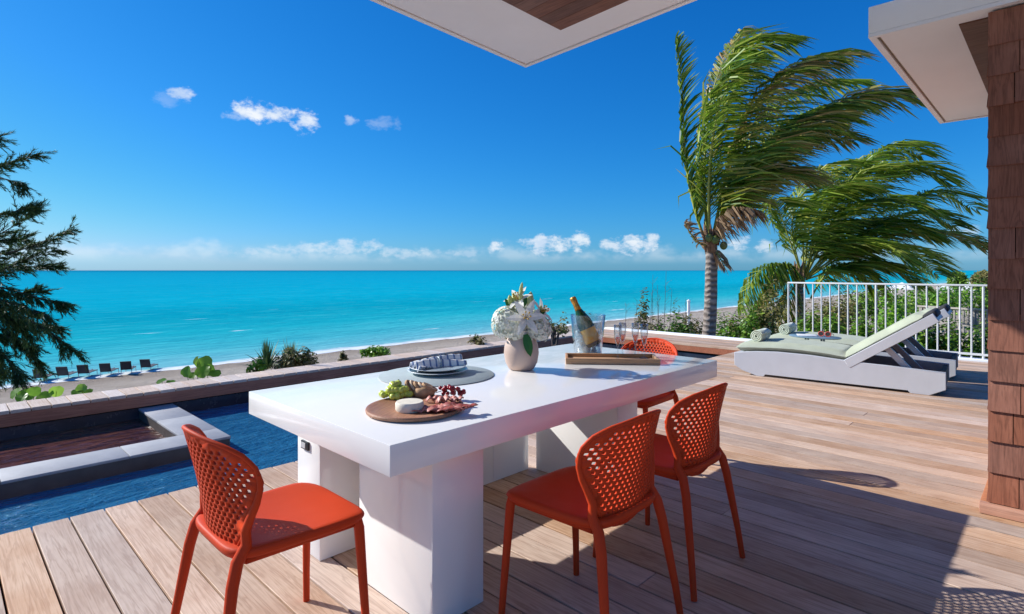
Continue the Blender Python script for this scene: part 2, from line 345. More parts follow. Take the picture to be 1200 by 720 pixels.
def mat_sea():
    m, N, L, B, O = new_mat('sea_water')
    tc = N.new('ShaderNodeTexCoord'); sp = N.new('ShaderNodeSeparateXYZ'); L.new(tc.outputs['Object'], sp.inputs[0])
    wob = tex_noise(N, L, mapped(N, L, (.02, .004, 1)), 1.0, 4, .6)
    dist = N.new('ShaderNodeMath'); dist.operation = 'SUBTRACT'; L.new(sp.outputs[1], dist.inputs[0]); dist.inputs[1].default_value = SHORE
    w2 = N.new('ShaderNodeMath'); w2.operation = 'MULTIPLY_ADD'; L.new(wob, w2.inputs[0]); w2.inputs[1].default_value = 14; L.new(dist.outputs[0], w2.inputs[2])
    lg = N.new('ShaderNodeMath'); lg.operation = 'LOGARITHM'; mx = N.new('ShaderNodeMath'); mx.operation = 'MAXIMUM'; L.new(w2.outputs[0], mx.inputs[0]); mx.inputs[1].default_value = 1; L.new(mx.outputs[0], lg.inputs[0]); lg.inputs[1].default_value = 10
    cr = N.new('ShaderNodeValToRGB'); L.new(rng(N, L, lg.outputs[0], 0.6, 4.0), cr.inputs[0]); e = cr.color_ramp.elements
    stops = ((0, (.32, .54, .50)), (.12, (.17, .48, .52)), (.20, (.06, .44, .48)), (.27, (.012, .40, .45)), (.34, (.001, .32, .40)), (.42, (.001, .38, .49)), (.56, (.001, .35, .49)), (.75, (.001, .31, .45)), (.92, (.001, .22, .37)), (1, (.001, .14, .27)))
    while len(e) < len(stops): e.new(.5)
    for i, (p, c) in enumerate(stops): e[i].position = p; e[i].color = (*c, 1)
    streak = tex_noise(N, L, mapped(N, L, (.02, .11, 1)), 1.0, 5, .62)
    c = link_mix(N, L, rng(N, L, streak, .46, .72, 0, .35), cr.outputs[0], (.001, .27, .37))
    rip = tex_noise(N, L, mapped(N, L, (.16, .75, 1)), 1.0, 4, .65); c = link_mix(N, L, rng(N, L, rip, .5, .68, 0, .30), c, (.002, .25, .36)); c = link_mix(N, L, rng(N, L, rip, .46, .30, 0, .25), c, (.12, .55, .60))
    # foam: breaking line along the shore and stray whitecaps
    fo = tex_noise(N, L, mapped(N, L, (.22, .35, 1)), 1.0, 5, .7)
    fa = N.new('ShaderNodeMath'); fa.operation = 'MULTIPLY_ADD'; L.new(fo, fa.inputs[0]); fa.inputs[1].default_value = 5.0; L.new(dist.outputs[0], fa.inputs[2])
    f1 = rng(N, L, fa.outputs[0], 4.0, 2.9)
    caps = tex_noise(N, L, mapped(N, L, (.10, .42, 1)), 1.0, 3, .5); f2 = rng(N, L, caps, .72, .76)
    near = rng(N, L, dist.outputs[0], 60, 30)
    fm = N.new('ShaderNodeMath'); fm.operation = 'MULTIPLY'; L.new(f2, fm.inputs[0]); L.new(near, fm.inputs[1])
    ft = N.new('ShaderNodeMath'); ft.operation = 'MAXIMUM'; L.new(fm.outputs[0], ft.inputs[0]); L.new(f1, ft.inputs[1])
    c = link_mix(N, L, ft.outputs[0], c, (.74, .77, .76))
    L.new(c, B.inputs['Base Color']); B.inputs['Roughness'].default_value = .35; B.inputs['IOR'].default_value = 1.33; B.inputs['Specular IOR Level'].default_value = 0
    h1 = tex_noise(N, L, mapped(N, L, (.35, 1.1, 1)), 1.0, 5, .6)
    bump(N, L, h1, .9, .35, B)
    gl = N.new('ShaderNodeBsdfGlossy'); gl.inputs['Roughness'].default_value = .25; ms = N.new('ShaderNodeMixShader'); ms.inputs[0].default_value = .02
    L.new(B.inputs['Normal'].links[0].from_socket, gl.inputs['Normal']); L.new(B.outputs[0], ms.inputs[1]); L.new(gl.outputs[0], ms.inputs[2]); L.new(ms.outputs[0], O.inputs[0]); return m
M['sea'] = mat_sea()
def mat_sand():
    m, N, L, B, O = new_mat('sand'); v = mapped(N, L)
    c = link_mix(N, L, rng(N, L, tex_noise(N, L, v, .5, 6, .65), .3, .7), (.40, .325, .255), (.56, .48, .39))
    tc = N.new('ShaderNodeTexCoord'); sp = N.new('ShaderNodeSeparateXYZ'); L.new(tc.outputs['Object'], sp.inputs[0])
    wet = N.new('ShaderNodeMath'); wet.operation = 'MULTIPLY_ADD'; L.new(tex_noise(N, L, v, .25, 3), wet.inputs[0]); wet.inputs[1].default_value = 4; L.new(sp.outputs[1], wet.inputs[2])
    c = link_mix(N, L, rng(N, L, wet.outputs[0], SHORE - 3, SHORE + .5, 0, .55), c, (.26, .20, .15))
    litter = tex_noise(N, L, mapped(N, L, (.6, 2.2, 1)), 1.2, 6, .75)
    c = link_mix(N, L, rng(N, L, litter, .58, .7, 0, .5), c, (.20, .14, .09))
    L.new(c, B.inputs['Base Color']); B.inputs['Roughness'].default_value = .95; B.inputs['Specular IOR Level'].default_value = .1
    bump(N, L, tex_noise(N, L, v, 3, 6, .75), 1.0, .3, B); return m
M['sand'] = mat_sand()
def mat_trunk():
    m, N, L, B, O = new_mat('palm_trunk'); v = mapped(N, L, (1, 1, 1))
    w = N.new('ShaderNodeTexWave'); w.bands_direction = 'Z'; w.inputs['Scale'].default_value = 2.6; w.inputs['Distortion'].default_value = 5; w.inputs['Detail'].default_value = 3; w.inputs['Detail Scale'].default_value = 1.5; L.new(v, w.inputs['Vector'])
    c = link_mix(N, L, w.outputs[1], (.15, .115, .09), (.36, .30, .25)); c = link_mix(N, L, rng(N, L, tex_noise(N, L, v, 9, 5, .7), .4, .75, 0, .7), c, (.13, .10, .085))
    L.new(c, B.inputs['Base Color']); B.inputs['Roughness'].default_value = .9; bump(N, L, w.outputs[1], .8, .03, B); return m
M['trunk'] = mat_trunk()
M['husk'] = simple('brown_husk', (.20, .115, .065), .9, .4, 12, bmp=1, bscale=40)
M['coconut'] = simple('green_coconut', (.13, .17, .035), .4, .2, 6)
M['frond'] = leaf_mat('palm_frond', ((.05, .11, .010), (.11, .22, .016), (.21, .34, .026), (.36, .45, .05), (.52, .50, .10)), .42, .38)
M['frond2'] = leaf_mat('palm_frond_dry', ((.06, .12, .012), (.14, .23, .02), (.30, .35, .05), (.50, .42, .12), (.46, .28, .12)), .42, .4)
M['dead'] = leaf_mat('dead_frond', ((.16, .09, .045), (.30, .19, .10), (.40, .28, .16)), .2, .7)
M['rachis'] = simple('frond_stem', (.33, .34, .06), .5, .2, 5)
M['needle'] = leaf_mat('casuarina_needle', ((.022, .055, .016), (.05, .10, .024), (.10, .17, .04)), .3, .6)
M['bark'] = simple('bark', (.10, .075, .06), .9, .3, 10, bmp=1, bscale=30)
M['bushA'] = leaf_mat('bush_leaf', ((0.038, 0.105, 0.012), (0.090, 0.210, 0.018), (0.165, 0.330, 0.030), (0.300, 0.435, 0.060)), .3, .4)
M['bushB'] = leaf_mat('dry_bush_leaf', ((0.070, 0.084, 0.021), (0.168, 0.154, 0.042), (0.280, 0.224, 0.084), (0.140, 0.196, 0.028)), .25, .6)
M['bushC'] = leaf_mat('bright_leaf', ((0.078, 0.221, 0.016), (0.156, 0.338, 0.026), (0.260, 0.468, 0.039)), .35, .4)
M['grape_leaf'] = leaf_mat('sea_grape_leaf', ((0.115, 0.299, 0.029), (0.218, 0.414, 0.046), (0.299, 0.483, 0.069)), .6, .35)
M['yucca'] = leaf_mat('yucca_leaf', ((0.075, 0.165, 0.060), (0.150, 0.255, 0.075), (0.300, 0.330, 0.135), (0.210, 0.330, 0.075)), .25, .5)
M['grey_wood'] = wood('weathered_wood', ((.16, .14, .12), (.34, .31, .28), (.45, .42, .38)), 1, .8, .6, .2)
M['dark_mesh'] = simple('dark_sling', (.035, .037, .042), .7, .1)
M['pale_metal'] = simple('pale_metal', (.5, .5, .5), .4)
M['tent'] = simple('white_canvas', (.80, .80, .80), .8, .03)

# ================================================================== SETTING
# ---- terrain, sea
def ground_z(x, y):
    pts = ((-60, -1.0), (7.0, -1.1), (9, -1.5), (14, -2.6), (22, -4.2), (34, -5.0), (SHORE, -5.62), (60, -6.6), (200, -12), (4000, -40))
    for (a, za), (b, zb) in zip(pts, pts[1:]):
        if y <= b:
            t = max(0, (y - a) / (b - a)); z = za + (zb - za) * t; break
    else: z = -40
    k = max(0, min(1, (34 - y) / 10))
    return z + k * .35 * mnoise.noise(Vector((x * .25, y * .25, 0))) + .06 * mnoise.noise(Vector((x * .8, y * .8, 3)))
def axis(a, b, step, lo, hi, grow=1.35):
    r = [a]
    while r[-1] < b: r.append(r[-1] + step)
    s = step
    while r[-1] < hi: s *= grow; r.append(r[-1] + s)
    s = step
    while r[0] > lo: s *= grow; r.insert(0, r[0] - s)
    return r
xs = axis(-25, 90, 1.3, -6000, 9000); ys = axis(6.2, 50, .8, -3000, 900, 1.5)
vs = [(x, y, ground_z(x, y) - (2.5 if (x < 10.6 and -4 < y < 6.9) else 0)) for y in ys for x in xs]; nx = len(xs)
tag(mesh_obj('beach', vs, [(j * nx + i, j * nx + i + 1, (j + 1) * nx + i + 1, (j + 1) * nx + i) for j in range(len(ys) - 1) for i in range(nx - 1)], M['sand'], smooth=True), kind='structure')
SEA = -5.6
xs = axis(-60, 160, 4, -30000, 40000, 1.4); ys = axis(SHORE - 4, 140, 2, SHORE - 4, 45000, 1.35); nx = len(xs)
def sea_z(x, y): return SEA + .05 * math.sin(y * .9 + mnoise.noise(Vector((x * .05, y * .05, 0))) * 4) * (1 if y < 150 else 0) if y > SHORE + 1 else SEA
tag(mesh_obj('sea', [(x, y, sea_z(x, y)) for y in ys for x in xs], [(j * nx + i, j * nx + i + 1, (j + 1) * nx + i + 1, (j + 1) * nx + i) for j in range(len(ys) - 1) for i in range(nx - 1)], M['sea'], smooth=True), kind='structure')

# ---- deck of individual boards (they run along Y)
POOL_N, POOL_F, POOL_E, RIM_F, EDGE = 3.745, 6.99, 9.32, 7.40, 10.52
PITCH, GAP = 0.152, 0.009
deck = tag(ibox('deck', (-4.0, -4.0, -.16), (EDGE - .01, POOL_N - .03, -.034), M['joist']), kind='structure')
def board(parent, x, y0, y1, mat, name='board'):
    dz = random.uniform(-.0012, .0012); mb = MB()
    L_ = y1 - y0
    mb.box((GAP / 2, -L_ / 2, -.032), (PITCH - GAP / 2, L_ / 2, 0))
    o = mb.build(name, mat, parent, bevel=.0018, seg=1); o.location = (x, (y0 + y1) / 2, dz)
    o.rotation_euler = (0, random.uniform(-.004, .004), 0)
    return o
x = 0.351 - 28 * PITCH
i = 0
while x + PITCH < EDGE - .01:
    y0 = -3.9 if x < 3.6 else -.9
    cuts = [y0]
    first = random.choice((1.2, 2.9, -9, -9, -9, -.9, -9, -9, -9))
    if first > y0 + .8 and first > -5: cuts.append(first + random.uniform(-.1, .1))
    cuts.append(POOL_N)
    for a, b in zip(cuts, cuts[1:]): board(deck, x, a + .0015, b - .0015, M['deck'])
    x += PITCH; i += 1
# east apron beyond the pool and the seaward rim
rim = tag(ibox('pool_rim', (-4.0, POOL_F + .02, -.16), (EDGE - .01, RIM_F - .02, -.034), M['joist']), kind='structure')
x = 0.351 - 28 * PITCH
while x + PITCH < EDGE - .01:
    if x > POOL_E - .02: board(rim, x, POOL_N + .0015, RIM_F, M['deck'])
    else: board(rim, x, POOL_F, RIM_F, M['rim'])
    x += PITCH
ibox('fascia', (-4.0, POOL_F + .004, -.148), (POOL_E - .004, POOL_F + .03, -.0335), M['fascia'], rim)
ibox('fascia', (-4.0, RIM_F - .02, -.25), (EDGE, RIM_F - .002, -.034), M['fascia'], rim)
ibox('apron_base', (POOL_E + .04, POOL_N + .002, -.16), (EDGE - .012, POOL_F - .002, -.034), M['joist'], rim)
ibox('fascia', (POOL_E + .006, POOL_N + .01, -.13), (POOL_E + .036, POOL_F, -.0335), M['fascia'], rim)
edge = tag(ibox('sunlit_edge_strip', (EDGE, -3.0, -1.6), (EDGE + .22, RIM_F, .012), M['plaster'], bevel=.006), kind='structure')  # white strip added to stand for the sunlit line along the terrace edge
ibox('fascia', (-4, POOL_N - .028, -.15), (POOL_E, POOL_N - .004, -.0335), M['fascia'], deck)

# ---- pool
WATER = -.29
mb = MB()
def wallbox(*a): mb.box(*a)
mb.box((-4.2, POOL_N - .25, -1.1), (POOL_E + .25, POOL_F + .3, -.98))
mb.box((-4.2, POOL_N - .25, -.98), (POOL_E + .2, POOL_N - .029, -.162))
mb.box((-4.2, POOL_F + .021, -.98), (POOL_E + .2, POOL_F + .3, -.162))
mb.box((POOL_E + .037, POOL_N - .029, -.98), (POOL_E + .25, POOL_F + .021, -.162))
tag(mb.build('pool_basin', M['tile']), kind='structure')
nxs = 90; nys = 30
vs = []; 
for j in range(nys + 1):
    for i in range(nxs + 1):
        vs.append((-4.2 + (POOL_E + .05 + 4.2) * i / nxs, POOL_N - .03 + (POOL_F - POOL_N + .06) * j / nys, WATER))
tag(mesh_obj('pool_water', vs, [(j * (nxs + 1) + i, j * (nxs + 1) + i + 1, (j + 1) * (nxs + 1) + i + 1, (j + 1) * (nxs + 1) + i) for j in range(nys) for i in range(nxs)], M['pool'], smooth=True), kind='structure')
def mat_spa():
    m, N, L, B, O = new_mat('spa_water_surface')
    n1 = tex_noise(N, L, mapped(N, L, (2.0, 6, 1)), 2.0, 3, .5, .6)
    L.new(link_mix(N, L, rng(N, L, n1, .35, .65), (.055, .018, .012), (.13, .045, .03)), B.inputs['Base Color'])  # red-brown reflection of the fascia painted into the base colour, with brown tile
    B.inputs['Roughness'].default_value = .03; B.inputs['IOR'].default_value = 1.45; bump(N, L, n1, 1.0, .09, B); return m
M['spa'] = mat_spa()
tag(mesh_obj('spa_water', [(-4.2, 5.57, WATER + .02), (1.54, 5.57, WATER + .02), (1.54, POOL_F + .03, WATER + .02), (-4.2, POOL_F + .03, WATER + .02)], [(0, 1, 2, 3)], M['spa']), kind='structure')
spa = empty('spa_wall'); tag(spa, kind='structure')
def slab_run(ax, a, b, lo, hi, z0, z1, n, name='coping_stone'):
    for k in range(n):
        u0 = a + (b - a) * k / n + .002; u1 = a + (b - a) * (k + 1) / n - .002
        p = ((u0, lo, z0), (u1, hi, z1)) if ax == 'x' else ((lo, u0, z0), (hi, u1, z1))
        ibox(name, p[0], p[1], M['stone'], spa, bevel=.004)
ibox('wall_core', (-4.2, 5.256, -.97), (1.832, 5.58, -.183), M['spa_side'], spa)
ibox('wall_core', (1.53, 5.582, -.97), (1.832, POOL_F + .015, -.183), M['spa_side'], spa)
slab_run('x', -4.2, 1.84, 5.25, 5.60, -.182, -.16, 8)
slab_run('y', 5.602, POOL_F - .0, 1.52, 1.84, -.182, -.16, 2)

# ---- house: canopy roofs and the shingled wall
house = empty('beach_house', (3.95, .28, 0)); tag(house, 'shingle-clad beach house wall with white overhanging flat roofs', 'house')
def hpart(o):
    o.parent = house; o.matrix_parent_inverse = Matrix.Translation(-Vector(house.location)); return o
ZS = 2.7
def roof(corner, ea, eb, thick, name, ZS=2.7):
    """corner of the soffit, unit edge vectors and lengths; white slab with recessed line and soffit"""
    c = Vector((corner[0], corner[1], 0)); (a, la), (b, lb) = ea, eb
    def poly(off):  # inset parallelogram
        o = c + a * off + b * off
        return [o, o + a * (la - 2 * off), o + a * (la - 2 * off) + b * (lb - 2 * off), o + b * (lb - 2 * off)]
    mb = MB(); P0 = poly(0); mb.prism([(p.x, p.y) for p in P0], ZS + .01, ZS + thick, 'z'); hpart(mb.build('roof', M['plaster'], bevel=.004))
    # fascia drip bead, bronze reveal, soffit sheet
    for nm, o0, o1, zb, mt in (('fascia_bead', .0, .035, ZS - .012, M['plaster']), ('reveal', .037, .047, ZS + .003, M['groove']), ('soffit', .05, None, ZS - .004, M['plaster'])):
        mb = MB()
        if o1 is None: mb.prism([(p.x, p.y) for p in poly(o0)], zb, ZS + .008, 'z')
        else:
            A_ = poly(o0); B_ = poly(o1)
            for k in range(4):
                q = [A_[k], A_[(k + 1) % 4], B_[(k + 1) % 4], B_[k]]; mb.prism([(p.x, p.y) for p in q], zb, ZS + .0085, 'z')
        hpart(mb.build(nm, mt))
# canopy over the table: soffit corner and edge directions from the photograph at 3.2 m
Z1 = 3.2
c1 = G(616, 78, Z1); e1 = (G(437, 0, Z1) - c1).normalized(); e2 = (G(813, 0, Z1) - c1).normalized()
roof(c1, (e1, 4.6), (e2, 4.6), .22, 'roof', Z1)
w0 = G(657, 34, Z1); f1 = (G(591, 0, Z1) - w0).normalized(); f2 = (G(734, 0, Z1) - w0).normalized()
for k in range(20):
    mb = MB(); o = w0 + f1 * (.14 * k)
    q = [o + f1 * .001, o + f1 * .137, o + f1 * .137 + f2 * 3.0, o + f2 * 3.0 + f1 * .001]
    mb.prism([(p.x, p.y) for p in q], Z1 - .012, Z1 - .0045, 'z'); hpart(mb.build('soffit_board', M['soffit_wood']))
# roof over the wall
X2, X2F, Y2 = 3.90, 6.66, .83
roof((X2, Y2), (Vector((1, 0, 0)), X2F - X2), (Vector((0, -1, 0)), 4.5), .17, 'roof')
for k in range(14):
    hpart(ibox('soffit_board', (4.06, .42 - .14 * (k + 1) + .003, ZS - .012), (X2F - .35, .42 - .14 * k, ZS - .0045), M['soffit_wood']))
WX, WY, WX1 = 3.97, .27, 6.2
hpart(ibox('wall', (WX, -3.4, 0.0), (WX1, WY, ZS - .012), M['joist']))
hpart(ibox('base_trim', (WX - .055, -3.4, .001), (WX - .002, WY + .05, .055), M['trim'], bevel=.004))
hpart(ibox('base_trim', (WX - .002, WY + .002, .001), (WX1, WY + .05, .055), M['trim'], bevel=.004))
rs = random.Random(3)
CO = .163
for cidx in range(17):
    z0 = .06 + cidx * CO
    if z0 > ZS - .05: break
    z1 = min(z0 + CO + .03, ZS - .014)
    for face in ('x', 'y'):
        u = WY + .016 if face == 'x' else WX - .008
        end = -1.0 if face == 'x' else WX1
        while (u > end) if face == 'x' else (u < end):
            w = rs.uniform(.10, .21); t = rs.uniform(.016, .024); dz = rs.uniform(-.004, .004)
            mb = MB()
            if face == 'x':
                u2 = u - w
                vsx = [(WX - t, u, z0 + dz), (WX - t, u2 + .004, z0 + dz), (WX - .001, u2 + .004, z0 + dz), (WX - .001, u, z0 + dz),
                       (WX - .005, u, z1), (WX - .005, u2 + .004, z1), (WX - .001, u2 + .004, z1), (WX - .001, u, z1)]
            else:
                u2 = u + w
                vsx = [(u, WY + t, z0 + dz), (u2 - .004, WY + t, z0 + dz), (u2 - .004, WY + .001, z0 + dz), (u, WY + .001, z0 + dz),
                       (u, WY + .005, z1), (u2 - .004, WY + .005, z1), (u2 - .004, WY + .001, z1), (u, WY + .001, z1)]
            mb.add(vsx, [(0, 1, 2, 3), (4, 7, 6, 5), (0, 4, 5, 1), (1, 5, 6, 2), (2, 6, 7, 3), (3, 7, 4, 0)])
            hpart(mb.build('shingle', M['shingle'])); u = u2
# upper storey wall that carries the canopy
hpart(ibox('upper_wall', (X2 + .07, -3.4, ZS + .171), (WX1, WY, Z1 + .12), M['plaster']))

# ---- terrace railing (bars from the photograph, standing on the terrace edge)
rail = empty('terrace_railing', (EDGE + .11, 2, .012)); tag(rail, 'white metal railing of thin bars along the terrace edge behind the loungers', 'railing')
def rpart(o): o.parent = rail; o.matrix_parent_inverse = Matrix.Translation(-Vector(rail.location)); return o
RX = EDGE + .11; ry0 = ONX(924, 360, RX).y; ry1 = -1.2; ZR = 1.08
mb = MB(); mb.box((RX - .018, ry1, ZR - .014), (RX + .018, ry0 + .015, ZR + .014)); rpart(mb.build('top_rail', M['rail'], bevel=.008))
mb = MB(); mb.box((RX - .018, ry1, .06), (RX + .018, ry0, .09)); rpart(mb.build('bottom_rail', M['rail']))
nb = 0; y = ry0
while y > ry1:
    big = nb % 10 == 0
    mb = MB(); r = .016 if big else .0115; mb.tube([(RX, y, .010), (RX, y, ZR - .01)], r, 8); rpart(mb.build('post' if big else 'baluster', M['rail'], sharp=40)); y -= .1335; nb += 1

# ================================================================== FURNITURE
# ---- table
TZ = .76; TT = .10; KS = .925
TX0, TX1, TY0, TY1 = .985, 3.29, 1.485, 2.60
tab = empty('dining_table', ((TX0 + TX1) / 2, (TY0 + TY1) / 2, 0)); tag(tab, 'long white lacquered dining table with thick top and slab pedestals on the deck', 'table')
def tpart(o): o.parent = tab; o.matrix_parent_inverse = Matrix.Translation(-Vector(tab.location)); return o
tpart(ibox('tabletop', (TX0, TY0, TZ - TT), (TX1, TY1, TZ), M['table'], bevel=.003))
tpart(ibox('pedestal', (1.257, 1.625, 0.002), (1.508, 2.125, TZ - TT + .001), M['table'], bevel=.003))
tpart(ibox('pedestal', (1.205, 2.37, 0.002), (1.45, 2.588, TZ - TT + .001), M['table'], bevel=.003))
tpart(ibox('back_panel', (1.448, 2.50, 0.002), (2.029, 2.580, .40), M['table'], bevel=.003))
tpart(ibox('back_panel', (2.03, 2.50, 0.002), (2.40, 2.580, TZ - TT + .001), M['table'], bevel=.003))
tpart(ibox('back_panel', (2.401, 2.50, 0.002), (2.72, 2.580, .40), M['table'], bevel=.003))
tpart(ibox('pedestal', (2.75, 1.83, 0.002), (2.96, 2.46, TZ - TT + .001), M['table'], bevel=.003))
oy = 2.50
mb = MB(); mb.box((1.195, oy - .035, .475), (1.2055, oy + .035, .513)); ou = tpart(mb.build('outlet', M['dark'], bevel=.002))
mb = MB(); mb.box((1.1925, oy - .012, .482), (1.1975, oy + .027, .506)); f_ = mb.build('outlet_frame', M['pale_metal'], ou)

# ---- chair
BK = .93
def back_hw(z):
    z = .395 + (z - .395) / BK
    pts = ((.395, .0), (.40, .055), (.415, .10), (.44, .135), (.48, .165), (.54, .192), (.60, .217), (.655, .228), (.70, .222), (.735, .202), (.762, .162), (.780, .10), (.790, .05), (.794, 0))
    for (a, wa), (b, wb) in zip(pts, pts[1:]):
        if z <= b: return wa + (wb - wa) * (z - a) / (b - a)
    return 0
def back_x(y, z):
    return -.195 - .17 * (z - .42) - .18 * max(0, z - .42) ** 2 + (.9 + 1.0 * min(1, max(0, (z - .42) / .22))) * y * y + .22 * max(0, .46 - z)
def make_chair():
    root = empty('dining_chair'); P = []; E = []
    out = []
    zz = [.395, .398, .404, .412, .422, .436, .455, .48, .51, .54, .57, .60, .63, .655, .68, .70, .72, .737, .752, .765, .776, .784, .790, .793, .794]
    zz = [.395 + (z - .395) * BK for z in zz]
    ZT = zz[-1]
    out = [(back_hw(z), z) for z in zz[:-1]] + [(0, ZT)] + [(-back_hw(z), z) for z in reversed(zz[1:-1])]
    out = [p for k, p in enumerate(out) if k == 0 or (Vector(p) - Vector(out[k - 1])).length > 1e-4]
    n = len(out); P += out; E += [(i, (i + 1) % n) for i in range(n)]
    holes = []; pitch = .0245; row = 0; z = .43
    while z < .78:
        off = pitch / 2 if row % 2 else 0
        for k in range(-10, 11):
            y = k * pitch + off
            m_ = min(back_hw(z) - abs(y), back_hw(min(z + .02, ZT)) - abs(y), back_hw(max(z - .02, .395)) - abs(y))
            if m_ > .0135 and z < ZT - .022: holes.append((y, z))
        z += pitch * .62; row += 1
    for (y, z) in holes:
        b = len(P); r = .0077
        for k in range(8):
            a = 2 * math.pi * k / 8; P.append((y + r * .92 * math.cos(a), z + r * 1.02 * math.sin(a)))
        E += [(b + k, b + (k + 1) % 8) for k in range(8)]
    vo, eo, fo, *_ = delaunay_2d_cdt([Vector(p) for p in P], E, [], 0, 1e-6)
    def inside(y, z): return .395 < z < ZT and abs(y) < back_hw(z) + 1e-4
    faces = []
    grid = {}
    for h in holes: grid.setdefault((round(h[0] / .03), round(h[1] / .03)), []).append(h)
    for f in fo:
        cy = sum(vo[i][0] for i in f) / len(f); cz = sum(vo[i][1] for i in f) / len(f)
        if not inside(cy, cz): continue
        gx, gz = round(cy / .03), round(cz / .03); bad = False
        for a in (-1, 0, 1):
            for b in (-1, 0, 1):
                for h in grid.get((gx + a, gz + b), ()):
                    if (h[0] - cy) ** 2 + (h[1] - cz) ** 2 < .0060 ** 2: bad = True
        if not bad: faces.append(tuple(f))
    bk = mesh_obj('backrest', [(back_x(v[0], v[1]), v[0], v[1]) for v in vo], faces, M['chair'], root, smooth=True)
    sol = bk.modifiers.new('thickness', 'SOLIDIFY'); sol.thickness = .009; sol.offset = 0; 
    mb = MB(); rimp = [(back_x(y, z), y, z) for y, z in out]; rimp.append(rimp[0]); mb.tube(rimp, .0068, 8, cap=False)
    mb.build('back_rim', M['chair'], root, smooth=True)
    # seat: rounded square shell, lightly dished
    def sq(u, k=5.5):
        a = 2 * math.pi * u; c_, s_ = math.cos(a), math.sin(a); r = (abs(c_) ** k + abs(s_) ** k) ** (-1 / k); return c_ * r, s_ * r
    ns = 64; rings = []
    def ring(sc, z, dish=0):
        rr = []
        for k in range(ns):
            cx_, cy_ = sq(k / ns); wy = .215 + .012 * cx_
            x_ = .012 + .228 * cx_ * sc; y_ = wy * cy_ * sc
            zq = z + dish * (1 - min(1, (cx_ * sc) ** 2 + (cy_ * sc) ** 2)) - (.012 * max(0, x_ - .17) / .07 if z > .44 else 0)
            rr.append((x_, y_, zq))
        return rr
    for sc, z, dd in ((.02, .452, -.012), (.35, .452, -.012), (.65, .452, -.012), (.88, .452, -.01), (.965, .4515, 0), (.992, .448, 0), (1, .441, 0), (.992, .432, 0), (.975, .424, 0), (.955, .424, 0), (.94, .430, 0), (.5, .432, 0), (.02, .432, 0)): rings.append(ring(sc, z, dd))
    vs = [p for r_ in rings for p in r_]; fs = []
    for i in range(len(rings) - 1):
        for k in range(ns): fs.append((i * ns + k, (i + 1) * ns + k, (i + 1) * ns + (k + 1) % ns, i * ns + (k + 1) % ns))
    fs.append(tuple(range(ns))); e_ = (len(rings) - 1) * ns; fs.append(tuple(range(e_ + ns - 1, e_ - 1, -1)))
    seat = mesh_obj('seat', vs, fs, M['chair'], root, smooth=True)
    mb = MB()
    fr = [(.19, -.185), (.19, .185), (-.165, .175), (-.165, -.175)]
    for a, b in zip(fr, fr[1:] + fr[:1]): mb.tube([(a[0], a[1], .418), (b[0], b[1], .418)], .0125, 8, flat=1.2)
    mb.build('seat_frame', M['chair'], root, smooth=True)
    for s in (-1, 1):
        mb = MB(); mb.tube([(.19, .185 * s, .436), (.198, .192 * s, .40), (.208, .217 * s, .12), (.213, .226 * s, 0.001)], [.0175, .0175, .0135, .0125], 10); mb.build('leg', M['chair'], root, sharp=50)
        pts = [(-.268, .235 * s, .001), (-.252, .222 * s, .12), (-.212, .192 * s, .36), (-.196, .185 * s, .42)]
        rr = [.0125, .0135, .018, .0185]
        for z in (.46, .50, .54, .58, .62, .66):
            y_ = (back_hw(z) + .002) if z > .5 else .1815 + (z - .42) * .0
            y_ = max(y_, .176); pts.append((back_x(y_, z) - .002, y_ * s, z)); rr.append(.0175 - (z - .44) * .047)
        mb = MB(); mb.tube(pts, rr, 10); mb.build('leg', M['chair'], root, sharp=50)
    # bridge between rear legs under the backrest
    mb = MB(); mb.tube([(-.19, -.18, .428), (-.165, -.09, .432), (-.165, .09, .432), (-.19, .18, .428)], [.011, .009, .009, .011], 8); mb.build('back_bridge', M['chair'], root, smooth=True)
    return root
ch = make_chair()
spots = [((.815, 1.905), 0, 'orange perforated plastic chair at the table end beside the pool, seat in sunlight'),
         ((1.695, 1.275), 90, 'orange perforated plastic chair on the long side beside the near table pedestal'),
         ((2.325, 1.305), 90, 'orange perforated plastic chair on the long side, beside the sunlit open deck'),
         ((3.31, 2.06), 180, 'orange perforated plastic chair tucked under the far table end beyond the tray')]
for k, ((x, y), a, lab) in enumerate(spots):
    c = ch if k == 0 else copy_tree(ch)
    c.location = (x, y, 0); c.rotation_euler = (0, 0, R(a)); c.scale = (1, 1, 1.065); tag(c, lab, 'chair', 'orange chairs around the white table')

# ---- vase of flowers
def sphere(mb, c, r, nu=10, nv=7, sz=1.0, M_=None):
    prof = [(max(1e-6, r * math.sin(math.pi * i / nv)), -r * sz * math.cos(math.pi * i / nv)) for i in range(nv + 1)]
    mb.lathe(prof, nu, c, M_)
vb = G(611, 433, TZ)
va = empty('flower_vase', vb); tag(va, 'round beige ceramic vase holding white hydrangeas and lilies on the table', 'vase')
d_v = (vb - Vector((0, 0, 0))).dot(FWD); PX = d_v / F      # metres per px there
rb = 20.5 * PX
mb = MB(); mb.lathe([(.0001, 0), (.55 * rb, 0), (.72 * rb, .006), (.92 * rb, .045), (rb, .095), (.97 * rb, .135), (.84 * rb, .175), (.70 * rb, .198), (.66 * rb, .206), (.60 * rb, .206), (.62 * rb, .19), (.80 * rb, .15), (.0001, .10)], 40)
vo_ = mb.build('vase', M['vase'], va, smooth=True); vo_.scale = (1, 1, .94)
rf = random.Random(11)
